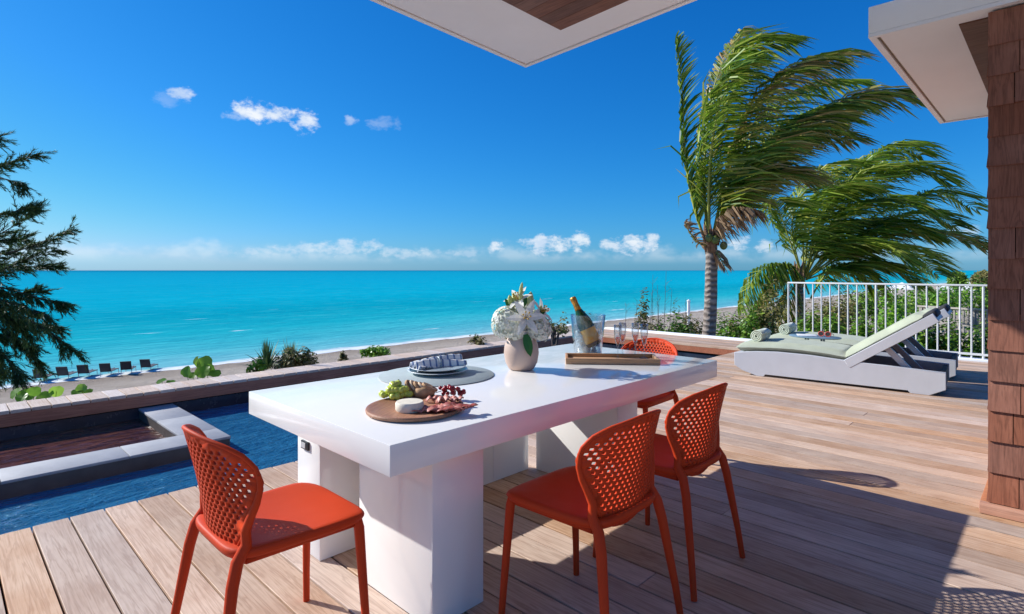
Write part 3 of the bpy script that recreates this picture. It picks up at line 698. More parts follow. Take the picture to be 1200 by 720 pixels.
def petal(mb, base, dirv, up, ln, wd, curl=.3, n=4, tipc=1.0):
    dirv = dirv.normalized(); side = dirv.cross(up)
    if side.length < 1e-3: side = dirv.cross(Vector((1, 0, 0)))
    side.normalize(); nrm = side.cross(dirv).normalized(); vs = []; fs = []
    for i in range(n + 1):
        t = i / n; w = wd * math.sin(math.pi * min(1, .12 + .88 * t)) ** .7 if i < n else .0005
        c = base + dirv * (ln * t) - nrm * (curl * ln * t * t * tipc)
        vs += [c - side * w - nrm * (-.15 * w), c, c + side * w - nrm * (-.15 * w)]
    for i in range(n):
        a = i * 3; fs += [(a, a + 1, a + 4, a + 3), (a + 1, a + 2, a + 5, a + 4)]
    mb.add(vs, fs)
def hydrangea(cen, r, parent):
    mb = MB()
    for k in range(150):
        z = rf.uniform(-.75, 1); a = rf.uniform(0, 2 * math.pi); q = math.sqrt(max(0, 1 - z * z))
        nrm = Vector((q * math.cos(a), q * math.sin(a), z)); p = cen + nrm * r * rf.uniform(.82, 1.05)
        t1 = nrm.orthogonal().normalized(); t1.rotate(Matrix.Rotation(rf.uniform(0, 6.3), 3, nrm)); t2 = nrm.cross(t1)
        for d in (t1, t2, -t1, -t2): petal(mb, p, d + nrm * .25, nrm, .02, .0095, .25, 2)
    sphere(mb, cen, r * .8, 14, 10)
    return mb.build('hydrangea_bloom', M['petal'], parent)
def rel(px, py, off=0.0): # point in vase space, off metres towards the camera
    return AT(px, py, d_v - off) - vb
hydrangea(rel(596, 379, .03), .092, va); hydrangea(rel(629, 385, .0), .082, va); hydrangea(rel(612, 372, -.08), .09, va)
hydrangea(rel(606, 388, .05), .05, va)
def lily(c, face, s=1.0):
    mb = MB(); face = face.normalized(); t1 = face.orthogonal().normalized(); t2 = face.cross(t1)
    for k in range(6):
        a = k * math.pi / 3 + .3; d = t1 * math.cos(a) + t2 * math.sin(a); petal(mb, c, d + face * .55, face, .105 * s, .019 * s, .32, 5)
    o = mb.build('lily_bloom', M['lily'], va)
    mb = MB()
    for k in range(6):
        a = k * math.pi / 3; d = (t1 * math.cos(a) + t2 * math.sin(a)) * .35 + face; e = c + d.normalized() * .06 * s; mb.tube([c, e], .0012, 5); sphere(mb, e, .005, 6, 4)
    mb.build('stamen', M['stamen'], o)
lily(rel(616, 373, .10), -FWD + UP * .35 + RIGHT * .1)
lily(rel(608, 352, .02), -FWD * .6 + UP * .7 - RIGHT * .4, .8); lily(rel(633, 366, .02), -FWD * .5 + UP * .5 + RIGHT * .7, .8)
for (px, py, qx, qy, r) in ((600, 366, 597, 346, .019), (611, 362, 610, 340, .013), (621, 362, 622, 342, .019), (632, 372, 634, 358, .014), (609, 350, 612, 331, .011), (604, 360, 601, 343, .013)):
    a = rel(px, py, rf.uniform(-.03, .05)); b = rel(qx, qy, rf.uniform(-.03, .05)); mb = MB()
    mb.tube([a + (b - a) * t for t in (0, .2, .45, .7, .9, 1)], [r * k for k in (.35, .8, 1, .85, .5, .1)], 8); mb.build('lily_bud', M['bud'], va, smooth=True)
for (px, py, qx, qy, w) in ((616, 392, 622, 418, .024), (612, 360, 618, 346, .016), (626, 375, 640, 362, .016), (598, 362, 592, 350, .012)):
    a = rel(px, py, .09 if qy > 400 else .03); b = rel(qx, qy, .115 if qy > 400 else .03); mb = MB(); petal(mb, a, b - a, -FWD + UP * .3, (b - a).length, w, .08, 6); mb.build('leaf', M['flower_leaf'], va)
mb = MB()
for k in range(7): mb.tube([(rf.uniform(-.03, .03), rf.uniform(-.03, .03), .12), (rf.uniform(-.05, .05), rf.uniform(-.05, .05), .26)], .004, 6)
mb.build('stem', M['flower_leaf'], va)

# ---- placemat, plates, napkin
pm = G(512, 440, TZ)
o = MB(); o.lathe([(.0001, 0.0005), (.291, .0005), (.295, .003), (.292, .0055), (.0001, .0055)], 72, (0, 0, 0)); pmo = o.build('placemat', M['mat'], sharp=40); pmo.location = pm; tag(pmo, 'large round grey-green placemat lying under the plates', 'placemat')
pc = G(513, 437, TZ + .006)
def plate(r, z0, lab, mt):
    mb = MB(); mb.lathe([(.0001, 0), (.55 * r, 0), (.6 * r, .004), (.97 * r, .016), (r, .019), (.985 * r, .021), (.62 * r, .009), (.55 * r, .006), (.0001, .006)], 56)
    p = mb.build('plate', mt, sharp=60); p.location = (pc.x, pc.y, TZ + z0); tag(p, lab, 'plate')
    mb = MB(); mb.lathe([(.955 * r, .0188), (.965 * r, .0203), (.975 * r, .0208), (.985 * r, .0212), (.98 * r, .0195)], 56); mb.build('rim_band', M['plate2'], p, smooth=True)
    return p
plate(.156, .0058, 'larger pale plate at the bottom of the stack on the placemat', M['plate'])
plate(.146, .0215, 'pale plate with grey rim band carrying the folded napkin', M['plate'])
def mat_napkin():
    m, N, L, B, O = new_mat('striped_napkin'); v = mapped(N, L)
    w = N.new('ShaderNodeTexWave'); w.inputs['Scale'].default_value = 11; w.inputs['Distortion'].default_value = .6; L.new(v, w.inputs['Vector'])
    L.new(link_mix(N, L, rng(N, L, w.outputs[1], .80, .88), (.80, .80, .79), (.16, .24, .42)), B.inputs['Base Color']); B.inputs['Roughness'].default_value = .9; return m
M['napkin'] = mat_napkin()
vs = []; nu, nv = 30, 18
for j in range(nv + 1):
    for i in range(nu + 1):
        u = i / nu * 2 - 1; v = j / nv * 2 - 1
        pinch = .35 + .65 * abs(u) ** 1.2
        y_ = v * .055 * pinch; x_ = u * .105
        z_ = .010 + .034 * (1 - abs(v) ** 1.6) * (.55 + .45 * math.cos(u * 2.0)) + .010 * math.sin(v * 9 + u * 3) * (.4 + abs(u)) + .02 * max(0, u - .3) * (1 - abs(v))
        vs.append((x_, y_, max(.004, z_)))
nk = mesh_obj('napkin', vs, [(j * (nu + 1) + i, j * (nu + 1) + i + 1, (j + 1) * (nu + 1) + i + 1, (j + 1) * (nu + 1) + i) for j in range(nv) for i in range(nu)], M['napkin'], smooth=True)
so_ = nk.modifiers.new('t', 'SOLIDIFY'); so_.thickness = .003; nk.scale = (1.3, 1.3, 1.4); nk.location = (pc.x, pc.y, TZ + .027); nk.rotation_euler = (0, 0, R(-10)); tag(nk, 'white napkin with blue stripes, folded in a ring on the plate', 'napkin')
mb = MB(); mb.tube([(.0, .028 * math.cos(a), .020 + .024 * math.sin(a)) for a in [k * math.pi / 8 for k in range(17)]], .004, 6, cap=False); mb.build('napkin_ring', M['plate2'], nk, smooth=True)

# ---- charcuterie board
cb = G(487, 481, TZ)
mb = MB(); mb.lathe([(.0001, .0005), (.185, .0005), (.198, .006), (.2, .014), (.197, .019), (.186, .0205), (.18, .018), (.0001, .018)], 56, sx=.98, sy=.93); bo = mb.build('serving_board', M['board'], sharp=40); bo.location = cb; bo.rotation_euler = (0, 0, .5); tag(bo, 'round brown wooden board of cheese, fruit and cured meat', 'board')
BZ = TZ + .018
def onb(px, py, z=0): return G(px, py, BZ + z)
p = onb(480, 481); mb = MB(); mb.lathe([(.0001, 0), (.048, 0), (.0525, .006), (.0525, .028), (.049, .034), (.0001, .035)], 40); b_ = mb.build('brie_cheese', M['cheese'], sharp=50); b_.location = p; tag(b_, 'white round soft cheese at the front of the board', 'cheese')
p = onb(494, 464); mb = MB()
for k in range(7):
    a = -.35 + .12 * k; M3 = Matrix.Translation((-.028 + .009 * k, .0, .0)) @ Matrix.Rotation(R(50), 4, 'Y')
br = empty('bread_slices', p); tag(br, 'small pile of crusty bread slices behind the cheese', 'bread')
for k in range(5):
    mb = MB(); mb.lathe([(.0001, -.005), (.036, -.005), (.038, 0), (.036, .005), (.0001, .005)], 22, sy=.75); s_ = mb.build('slice', M['crumb'] if k % 2 else M['bread'], br, sharp=50)
    s_.location = (RIGHT * (-.045 + .02 * k) + FWD * (.006 * (k % 2)) + UP * (.033 if k < 4 else .036)); s_.rotation_euler = (R(15), R(58 - 8 * k), R(-45 + 9 * k))
mb = MB(); mb.lathe([(.0001, 0), (.045, .002), (.05, .018), (.044, .034), (.03, .04), (.0001, .041)], 26, sy=.8); hb = mb.build('crust', M['bread'], br, smooth=True); hb.location = RIGHT * .012 - FWD * .0 + UP * .0
gr = empty('grape_bunch', onb(463, 466)); tag(gr, 'bunch of green grapes on the wooden board', 'grapes')
rg = random.Random(5)
sphm = MB(); sphere(sphm, (0, 0, 0), .0138, 12, 8, 1.12); g0 = None
for k in range(44):
    lay = 0 if k < 21 else (1 if k < 36 else 2); a = rg.uniform(0, 6.28); q = math.sqrt(rg.random()) * (.058, .04, .02)[lay]
    if g0 is None: g0 = sphm.build('grape', M['grape'], gr, smooth=True); o = g0
    else: o = g0.copy(); COL.objects.link(o)
    o.location = RIGHT * q * math.cos(a) * 1.15 + FWD * q * math.sin(a) * .8 + UP * (.0135 + .019 * lay + rg.uniform(0, .004)); o.rotation_euler = (rg.random() * 3, rg.random() * 3, 0)
mb = MB(); mb.tube([(0, 0, .05), (.01, .01, .062), (.024, .006, .07)], .002, 6); mb.build('stem', M['bushA'], gr)
be = empty('berry_sprig', onb(527, 464)); tag(be, 'cluster of red berries on the wooden board', 'berries')
sm_ = MB(); sphere(sm_, (0, 0, 0), .0088, 10, 7); g0 = None
for k in range(30):
    lay = k // 15
    if g0 is None: g0 = sm_.build('berry', M['berry'], be, smooth=True); o = g0
    else: o = g0.copy(); COL.objects.link(o)
    o.location = RIGHT * rg.uniform(-.06, .062) + FWD * rg.uniform(-.02, .02) + UP * (.009 + lay * .016 + rg.uniform(0, .012))
mb = MB(); mb.tube([-RIGHT * .06 + UP * .012, UP * .03, RIGHT * .06 + UP * .02], .0015, 5); mb.build('stem', M['bark'], be)
me_ = empty('cured_meat', onb(516, 482)); tag(me_, 'folded slices of dark cured meat on the wooden board', 'meat')
def ribbon(c, ln, wd, ang, hgt, mt, ph):
    vs = []; n = 16
    for i in range(n + 1):
        for j in range(5):
            u = i / n - .5; v = j / 4 - .5; x_ = u * ln; y_ = v * wd * (1 - .3 * abs(u) * 2)
            z_ = .003 + hgt * abs(math.sin(u * 7 + ph)) * (1 - .4 * abs(v)) + .003 * math.sin(v * 9 + u * 14)
            vs.append((x_, y_, max(.001, z_)))
    o = mesh_obj('slice', vs, [(i * 5 + j, i * 5 + j + 1, (i + 1) * 5 + j + 1, (i + 1) * 5 + j) for i in range(n) for j in range(4)], mt, me_, smooth=True)
    s = o.modifiers.new('t', 'SOLIDIFY'); s.thickness = .003; o.location = c; o.rotation_euler = (0, 0, ang)
for k in range(9):
    ribbon(RIGHT * (-.055 + .0165 * k) + FWD * rg.uniform(-.022, .022) + UP * .001 * k, rg.uniform(.09, .13), .042, -PHI + rg.uniform(-.6, 1.0), rg.uniform(.004, .010), M['meat'] if k % 3 else M['meat2'], rg.random() * 3)
hm = empty('ham_slices', onb(523, 472)); tag(hm, 'curled pink ham slices between the berries and cured meat', 'meat'); keep = me_; me_ = hm
for k in range(5): ribbon(RIGHT * (-.05 + .022 * k) + FWD * rg.uniform(-.01, .012), rg.uniform(.06, .08), .03, rg.uniform(-1.5, .5), rg.uniform(.015, .026), M['meat2'], rg.random() * 3)
me_ = keep

# ---- tray, ice bucket, bottle, flutes
t0 = G(663, 427, TZ); t1 = G(774, 428.5, TZ); ang = math.atan2((t1 - t0).y, (t1 - t0).x); ln = (t1 - t0).length; wd = .215
tr = empty('serving_tray', t0, ang); tag(tr, 'rectangular wooden tray holding the ice bucket and flutes', 'tray')
ibox('tray_base', (0, 0, .001), (ln, wd, .013), M['tray'], tr, bevel=.002)
for a, b in (((0, 0, .0125), (ln, .014, .034)), ((0, wd - .014, .0125), (ln, wd, .034)), ((0, .014, .0125), (.014, wd - .014, .034)), ((ln - .014, .014, .0125), (ln, wd - .014, .034))): ibox('tray_side', a, b, M['tray'], tr, bevel=.002)
TR = Matrix.Translation(t0) @ Matrix.Rotation(ang, 4, 'Z')
TRZ = TZ + .013
bk = G(689, 415, TRZ)
dB = bk.dot(FWD); pxB = dB / F
bu = empty('ice_bucket', bk); tag(bu, 'clear glass ice bucket filled with ice on the tray', 'bucket')
r0, r1, hb_ = 16.0 * pxB, 20.5 * pxB, 46 * pxB
mb = MB(); mb.lathe([(.0001, .001), (r0 - .004, .001), (r0, .006), (r1, hb_), (r1 - .0025, hb_ + .001), (r1 - .005, hb_), (r0 - .005, .012), (.0001, .012)], 48); mb.build('glass_wall', M['bucket'], bu, smooth=True)
foot = AT(697, 405, dB - .028); ic = None; ri = random.Random(9)
for k in range(150):
    z = .018 + (k // 26) * .0215; rr = (r0 + (r1 - r0) * z / hb_) - .022
    a = ri.uniform(0, 6.28); q = math.sqrt(ri.random()) * rr
    px_ = Vector((q * math.cos(a), q * math.sin(a), z + ri.uniform(0, .006)))
    # the bottle stands here, close to the front of the glass
    fb = foot - bk; ab = (AT(671, 349, dB + .01) - foot).normalized(); dd_ = (px_ - fb); ra = dd_ - ab * dd_.dot(ab)
    if ra.length < .056 or (ra.dot(-FWD) > 0 and abs(ra.dot(RIGHT)) < .045): continue
    if ic is None:
        mb = MB(); mb.box((-.012, -.012, -.012), (.012, .012, .012)); ic = mb.build('ice_cube', M['ice'], bu, bevel=.004); o = ic
    else: o = ic.copy(); COL.objects.link(o)
    o.location = px_; o.rotation_euler = (ri.random() * 3, ri.random() * 3, ri.random() * 3)
# bottle leans with its neck to the left
foot = AT(697, 405, dB - .028); tip = AT(671, 349, dB + .01); ax = (tip - foot).normalized()
q = UP.rotation_difference(ax); Lb = (tip - foot).length + .004; k = Lb / .29
bt = empty('champagne_bottle', foot); bt.rotation_mode = 'QUATERNION'; bt.rotation_quaternion = q; tag(bt, 'dark green champagne bottle with gold foil neck leaning in the bucket', 'bottle')
mb = MB(); mb.lathe([(.0001, .012 * k), (.02 * k, .004 * k), (.040 * k, 0), (.0435 * k, .01 * k), (.0435 * k, .125 * k), (.040 * k, .15 * k), (.028 * k, .185 * k), (.0175 * k, .215 * k), (.015 * k, .24 * k), (.0145 * k, .262 * k), (.0001, .262 * k)], 32); mb.build('bottle_body', M['bottle'], bt, smooth=True)
mb = MB(); mb.lathe([(.0190 * k, .210 * k), (.0165 * k, .235 * k), (.0160 * k, .255 * k), (.0178 * k, .258 * k), (.0175 * k, .268 * k), (.0185 * k, .28 * k), (.014 * k, .289 * k), (.0001, .29 * k)], 24); mb.build('foil', M['foil'], bt, smooth=True)
mb = MB(); mb.lathe([(.0438 * k, .022 * k), (.0442 * k, .024 * k), (.0442 * k, .098 * k), (.0438 * k, .10 * k)], 32); mb.build('paper_label', M['label_y'], bt, smooth=True)
mb = MB(); mb.lathe([(.0439 * k, .008 * k), (.04425 * k, .009 * k), (.04425 * k, .0215 * k), (.0439 * k, .022 * k)], 32); mb.build('label_band', M['label_d'], bt, smooth=True)
mb = MB(); mb.lathe([(.0195 * k, .200 * k), (.0205 * k, .198 * k), (.0185 * k, .214 * k), (.0175 * k, .212 * k)], 24); mb.build('neck_label', M['label_y'], bt, smooth=True)
fl = None
for n_, (px, py, lab) in enumerate(((724, 421.5, 'champagne flute beside the ice bucket, outer left of the four'), (729.5, 417.5, 'champagne flute behind the first one by the bucket'), (744.5, 418, 'champagne flute third along the tray from the bucket'), (755, 420, 'champagne flute at the open end of the tray'))):
    p = G(px, py, TRZ)
    if fl is None:
        fl = empty('champagne_flute', p); hF = .216
        mb = MB(); mb.lathe([(.0001, .0005), (.030, .0005), (.0305, .002), (.012, .005), (.0042, .012), (.0036, .03), (.0036, .072), (.006, .082), (.013, .10), (.0205, .13), (.0245, .165), (.0235, .215), (.0222, .216), (.0232, .165), (.0193, .131), (.0115, .102), (.0001, .09)], 28); mb.build('glass', M['glass'], fl, smooth=True)
        mb = MB(); mb.lathe([(.0001, .092), (.0105, .1025), (.0180, .1305), (.0195, .14), (.0001, .14)], 24); mb.build('wine', M['rose'], fl, smooth=True); o = fl; fl.scale = (.93, .93, .95)
    else: o = copy_tree(fl); o.location = p
    tag(o, lab, 'glass', 'champagne flutes on the tray')

# ---- sun loungers (long axis along Y, foot end towards the sea)
def make_lounger():
    """local: x across (0..W), y from foot (0) to head (-LL)"""
    r = empty('sun_lounger'); Wd = .78; LL = 2.12
    side = [(0, .268), (.0, .11), (-.10, .05), (-.27, .001), (-.35, .001), (-.37, .028), (-1.80, .028), (-1.82, .001), (-1.98, .001), (-2.12, .075), (-2.12, .25), (-1.6, .272), (-1.25, .285), (-.85, .312), (-.5, .316), (-.25, .30)]
    side = [(y, z) for y, z in side]
    for a, nm in ((0, 'side_panel'), (Wd - .05, 'side_panel')):
        mb = MB(); mb.prism(side, a, a + .05, 'x'); mb.build(nm, M['white_wood'], r, bevel=.004, seg=1)
    ibox('foot_panel', (.051, -.05, .12), (Wd - .051, -.004, .262), M['white_wood'], r)
    ibox('head_panel', (.051, -2.115, .09), (Wd - .051, -2.07, .24), M['shade_wood'], r)
    for k in range(11):
        y = -.06 - k * .108; ibox('slat', (.051, y - .09, .235), (Wd - .051, y, .255), M['white_wood'], r)
    for k in range(7):
        y = -1.30 - k * .11; ibox('slat', (.051, y - .1, .14), (Wd - .051, y, .16), M['shade_wood'], r)
    # raised back
    an = R(35); hinge = Vector((0, -1.25, .265))
    B = Matrix.Translation(hinge) @ Matrix.Rotation(-an, 4, 'X')   # local -y runs up the back
    for a in (.0, Wd - .05):
        mb = MB(); mb.box((a - .004 if a == 0 else a + .004, -.96, -.055), (a + .046 if a == 0 else a + .054, .02, .045), B); mb.build('back_rail', M['white_wood'], r, bevel=.004, seg=1)
    for k in range(7):
        mb = MB(); mb.box((.052, -.13 * k - .115, -.035), (Wd - .052, -.13 * k, -.015), B); mb.build('back_slat', M['shade_wood'], r)
    mb = MB(); mb.box((.052, -.955, -.045), (Wd - .052, -.925, .04), B); mb.build('back_end', M['white_wood'], r)
    for a in (.10, Wd - .15):
        mb = MB(); top = B @ Vector((0, -.40, -.05)); mb.prism([(top.y - .03, top.z), (top.y + .05, top.z), (-1.86 + .03, .155), (-1.86 - .05, .155)], a, a + .05, 'x'); mb.build('strut', M['white_wood'], r)
    # cushions: soft slabs
    def pad(name, L_, z0, T, Mx, mat, wav):
        n, m_ = 26, 12; vs = []
        def sf(u): return (1 - abs(u) ** 8) ** .5
        for top in (1, 0):
            for i in range(n + 1):
                for j in range(m_ + 1):
                    u = i / n * 2 - 1; v = j / m_ * 2 - 1; e_ = max(0, (1 - u ** 10) * (1 - v ** 8)) ** .4
                    z = z0 + (T * (.5 + .5 * e_) if top else T * (.5 - .5 * e_)) + wav(-L_ * (i / n)) + (.006 * mnoise.noise(Vector((u * 4, v * 3, T * 10))) if top else 0)
                    vs.append(Mx @ Vector((.035 + (Wd - .07) * j / m_, -L_ * i / n, z)))
        k = (n + 1) * (m_ + 1); fs = []
        for i in range(n):
            for j in range(m_):
                a = i * (m_ + 1) + j; q_ = (a, a + 1, a + m_ + 2, a + m_ + 1); fs.append(q_); fs.append(tuple(k + t for t in reversed(q_)))
        mb = MB(); mb.add(vs, fs); 
        for i in range(n + 1): pass
        o = mb.build(name, mat, r, smooth=True); bm = bmesh.new(); bm.from_mesh(o.data); bmesh.ops.remove_doubles(bm, verts=bm.verts, dist=.004); bm.to_mesh(o.data); bm.free()
        return o
    pad('seat_cushion', 1.24, .262, .125, Matrix(), M['cushion'], lambda y: .035 * math.sin(max(0, min(1, -y / 1.24)) * math.pi))
    pad('back_cushion', .86, -.005, .135, B, M['cushion'], lambda y: 0)
    mb = MB(); mb.box((.12, -.985, -.01), (Wd - .12, -.85, .075), B); mb.build('headrest', M['pillow'], r, bevel=.028, seg=3)
    return r
lg = make_lounger()
la = G(880, 440, 0); LR = R(4.5)
lg.location = (7.06, 2.965, 0); lg.rotation_euler = (0, 0, LR); tag(lg, 'white sun lounger with sage cushion, the one beside the open deck', 'sun lounger', 'white loungers by the railing')
l2 = copy_tree(lg); l2.location = (8.14, 3.0, 0); tag(l2, 'white sun lounger with sage cushion, the one beside the railing', 'sun lounger', 'white loungers by the railing')
def towel(p, rz, lab):
    mb = MB(); pts = []; n = 70
    for i in range(n + 1):
        a = i / n * 2 * math.pi * 3.2; pts.append((.016 + .0105 * a / (2 * math.pi) * 1.75) if False else .012 + .0195 * a / (2 * math.pi))
    vs = []; 
    for s in (-.19, .19):
        for i in range(n + 1):
            a = i / n * 2 * math.pi * 3.2; r_ = pts[i]; vs.append((s, r_ * math.cos(a), r_ * math.sin(a)))
    fs = [(i, i + 1, n + 2 + i, n + 1 + i) for i in range(n)]
    o = mesh_obj('rolled_towel', vs, fs, M['towel'], smooth=True); s = o.modifiers.new('t', 'SOLIDIFY'); s.thickness = .015; s.offset = 0
    o.location = p; o.rotation_euler = (R(90), 0, rz); tag(o, lab, 'towel', 'rolled towels on the loungers')
towel((7.40, 2.76, .47), LR, 'rolled sage towel on the foot of the lounger beside the open deck')
towel((8.48, 2.79, .47), LR, 'rolled sage towel on the foot of the lounger beside the railing')
# side table between them
st = empty('side_table', (7.915, 2.28, 0)); tag(st, 'low round blue-grey side table between the two loungers', 'table')
mb = MB(); mb.lathe([(.0001, .435), (.23, .435), (.245, .442), (.245, .452), (.238, .457), (.0001, .457)], 48, sx=.75, sy=1.25); mb.build('tabletop', M['blue_top'], st, sharp=40)
for a in range(4):
    b = a * math.pi / 2 + .78; mb = MB(); mb.tube([(.07 * math.cos(b), .13 * math.sin(b), .436), (.08 * math.cos(b), .17 * math.sin(b), .001)], .012, 8); mb.build('leg', M['blue_top'], st, sharp=40)
mg = ibox('magazine', (-.10, -.10, 0), (.10, .12, .008), M['paper'], bevel=.001); mg.location = (7.90, 2.36, .4575); mg.rotation_euler = (0, 0, .4); tag(mg, 'white magazine lying on the blue-grey side table', 'magazine')
sg = empty('sunglasses', (7.90, 2.16, .458)); tag(sg, 'red sunglasses standing on the blue-grey side table', 'sunglasses')
for s in (-1, 1):
    mb = MB(); mb.tube([(0, s * .04 + .033 * math.cos(a), .034 + .03 * math.sin(a)) for a in [k * math.pi / 8 for k in range(17)]], .006, 6, cap=False); mb.build('rim', M['red'], sg, smooth=True)
    mb = MB(); mb.lathe([(.0001, -.001), (.03, -.001), (.03, .001), (.0001, .001)], 16, M=Matrix.Translation((0, s * .04, .034)) @ Matrix.Rotation(R(90), 4, 'Y')); mb.build('lens', M['label_d'], sg)
    mb = MB(); mb.tube([(0, s * .072, .045), (.07, s * .074, .035), (.13, s * .07, .012)], .0045, 6); mb.build('temple', M['red'], sg, smooth=True)

# ================================================================== VEGETATION
def bez(pts, n):
    """Catmull-Rom through the points"""
    P = [pts[0] * 2 - pts[1]] + pts + [pts[-1] * 2 - pts[-2]]; out = []; m_ = len(pts) - 1
    for i in range(n + 1):
        u = i / n * m_; k = min(int(u), m_ - 1); t = u - k; a, b, c, d = P[k:k + 4]
        out.append(.5 * ((2 * b) + (c - a) * t + (2 * a - 5 * b + 4 * c - d) * t * t + (3 * b - a - 3 * c + d) * t ** 3))
    return out
def frond(parent, origin, pts, leaf, wind, mat, rnd, npair=75, r0=.035, spread=1.0, grav=.35, start=.12, width=.026):
    pts = [p - origin for p in pts]; n = 44; C = bez(pts, n)
    mb = MB(); mb.tube([C[i] for i in range(0, n + 1, 4)], [max(.004, r0 * (1 - .95 * i / n)) for i in range(0, n + 1, 4)], 6)
    fr = mb.build('frond', mat, parent, smooth=True)
    lm = MB()
    for k in range(npair):
        t = start + (1 - start) * (k + rnd.random() * .6) / npair; u = min(t, .999) * n; i = int(u); p = C[i].lerp(C[i + 1], u - i); tg = (C[i + 1] - C[i]).normalized()
        side = tg.cross(UP)
        if side.length < .15: side = tg.cross(FWD)
        side.normalize()
        ll = leaf * 1.4 * (.35 + .65 * math.sin(math.pi * min(1, .10 + .86 * t)) ** .6) * rnd.uniform(.75, 1.1)
        if t > .9: ll *= 1 - (t - .9) * 4
        for s in (-1, 1):
            if rnd.random() < .05: continue
            d0 = (tg * .75 + side * s * spread * .8 + UP * .15 + Vector([rnd.uniform(-.15, .15) for _ in range(3)])).normalized()
            d1 = (d0 * .7 + wind * rnd.uniform(.45, .85) - UP * grav * rnd.uniform(.7, 1.6)).normalized()
            d2 = (d1 * .9 + wind * rnd.uniform(.25, .7) - UP * grav * rnd.uniform(.6, 1.8)).normalized()
            a = p; b = a + d0 * ll * .28; c = b + d1 * ll * .38; e = c + d2 * ll * .34
            w = width * rnd.uniform(.7, 1.15); nv = d1.cross(UP * .6 + Vector([rnd.uniform(-1, 1) for _ in range(3)]))
            nv = nv.normalized() if nv.length > .01 else side
            lm.add([a - nv * w * .35, a + nv * w * .35, b - nv * w, b + nv * w, c - nv * w * .8, c + nv * w * .8, e], [(0, 1, 3, 2), (2, 3, 5, 4), (4, 5, 6)])
    mesh_obj('leaflets', lm.v, lm.f, mat, fr)
    fr.data.materials[0] = M['rachis']
    return fr
rp = random.Random(21)
def px_path(pp, d, spread):
    """screen-traced rachis with its depth running away from the trunk"""
    out = []
    for i, (x, y) in enumerate(pp):
        out.append(AT(x, y, d + spread * (i / (len(pp) - 1)) ** 1.2))
    return out
wind = RIGHT * .95 + FWD * .12
def palm(name, label, base, top, rb_, rt_, fr, d, leaf, cat='palm tree', coconuts=(), npair=75, r0=.035, bulge=True):
    t = empty(name, base); tag(t, label, cat)
    n = 14; mid = (base + top) / 2 + RIGHT * .05
    C = bez([base, mid, top], n); mb = MB()
    mb.tube([c - base for c in C], [(rb_ + (rt_ - rb_) * i / n) * (1.35 if i == 0 else 1.0) * (1 + .035 * (i % 2)) for i in range(n + 1)], 16); mb.build('trunk', M['trunk'], t, smooth=True)
    if bulge:
        mb = MB(); 
        for k in range(16):
            a = rp.uniform(0, 6.28); h0 = rp.uniform(-.25, .1); v = Vector((math.cos(a), math.sin(a), 0))
            mb.tube([top - base + v * rt_ * .9 + UP * h0, top - base + v * rt_ * 1.35 + UP * (h0 + .28), top - base + v * rt_ * rp.uniform(1.2, 2.4) + UP * (h0 + .5)], [.05, .045, .012], 5)
        mb.build('leaf_bases', M['husk'], t, smooth=True)
    for (pp, sp, lf, mt, kw) in fr:
        frond(t, base, px_path(pp, d, sp), lf, wind, M[mt], rp, npair=int(1.9 * kw.get('n', npair)), r0=r0, spread=kw.get('spread', 1.0), grav=kw.get('g', .35), start=kw.get('st', .12), width=kw.get('w', .023))
    for (x, y, dd) in coconuts:
        mb = MB(); sphere(mb, AT(x, y, d + dd) - base, .08, 14, 10, 1.15); mb.build('coconut', M['coconut'], t, smooth=True)
    return t
D1 = 12.2
pb = AT(825, 398, D1); pt = AT(834, 284, D1); 
fr1 = [([(829, 290), (814, 245), (803, 185), (800, 110), (794, 44)], .2, .55, 'frond', dict(spread=.45, g=-.25, n=60)),
       ([(830, 285), (825, 210), (831, 130), (846, 75), (868, 36)], 1.0, .95, 'frond2', {}),
       ([(831, 285), (832, 210), (842, 120), (866, 62), (925, 48)], -.5, 1.05, 'frond', {}),
       ([(834, 285), (855, 190), (885, 120), (930, 85), (988, 66)], -1.0, 1.1, 'frond2', {}),
       ([(835, 285), (858, 210), (895, 140), (940, 105), (1003, 98)], 1.2, 1.1, 'frond', {}),
       ([(836, 285), (862, 215), (905, 160), (955, 130), (1010, 128)], 2.0, 1.05, 'frond', {}),
       ([(838, 285), (872, 222), (922, 165), (990, 122), (1082, 110)], -1.5, 1.1, 'frond2', dict(n=85)),
       ([(836, 286), (860, 240), (900, 190), (950, 160), (1000, 165)], .4, .95, 'frond2', {}),
       ([(832, 285), (830, 230), (834, 170), (848, 110), (880, 70)], -1.2, 1.1, 'frond', {}),
       ([(835, 286), (852, 235), (882, 190), (925, 150), (985, 140)], -.8, 1.15, 'frond', {}),
       ([(836, 286), (858, 245), (885, 220), (915, 205), (950, 212)], -.3, .9, 'frond2', {}),
       ([(831, 288), (818, 284), (808, 272), (803, 262)], -.2, .3, 'dead', dict(n=14, spread=.5)), ([(836, 290), (842, 300), (850, 312)], -.3, .3, 'dead', dict(n=12, g=1.2)), ([(833, 288), (846, 262), (862, 248), (880, 246)], -.9, .6, 'dead', dict(n=35, g=.9))]
palm('coconut_palm', 'tall windblown coconut palm with bare grey trunk beside the terrace edge', Vector((pb.x, pb.y, ground_z(pb.x, pb.y) - .1)), pt, .15, .115, fr1, D1, 1.0, coconuts=((845, 276, -.2), (838, 281, -.25), (848, 288, -.1), (831, 279, -.22)))
D2 = 17.0
pb = AT(938, 400, D2); pt = AT(936, 328, D2)
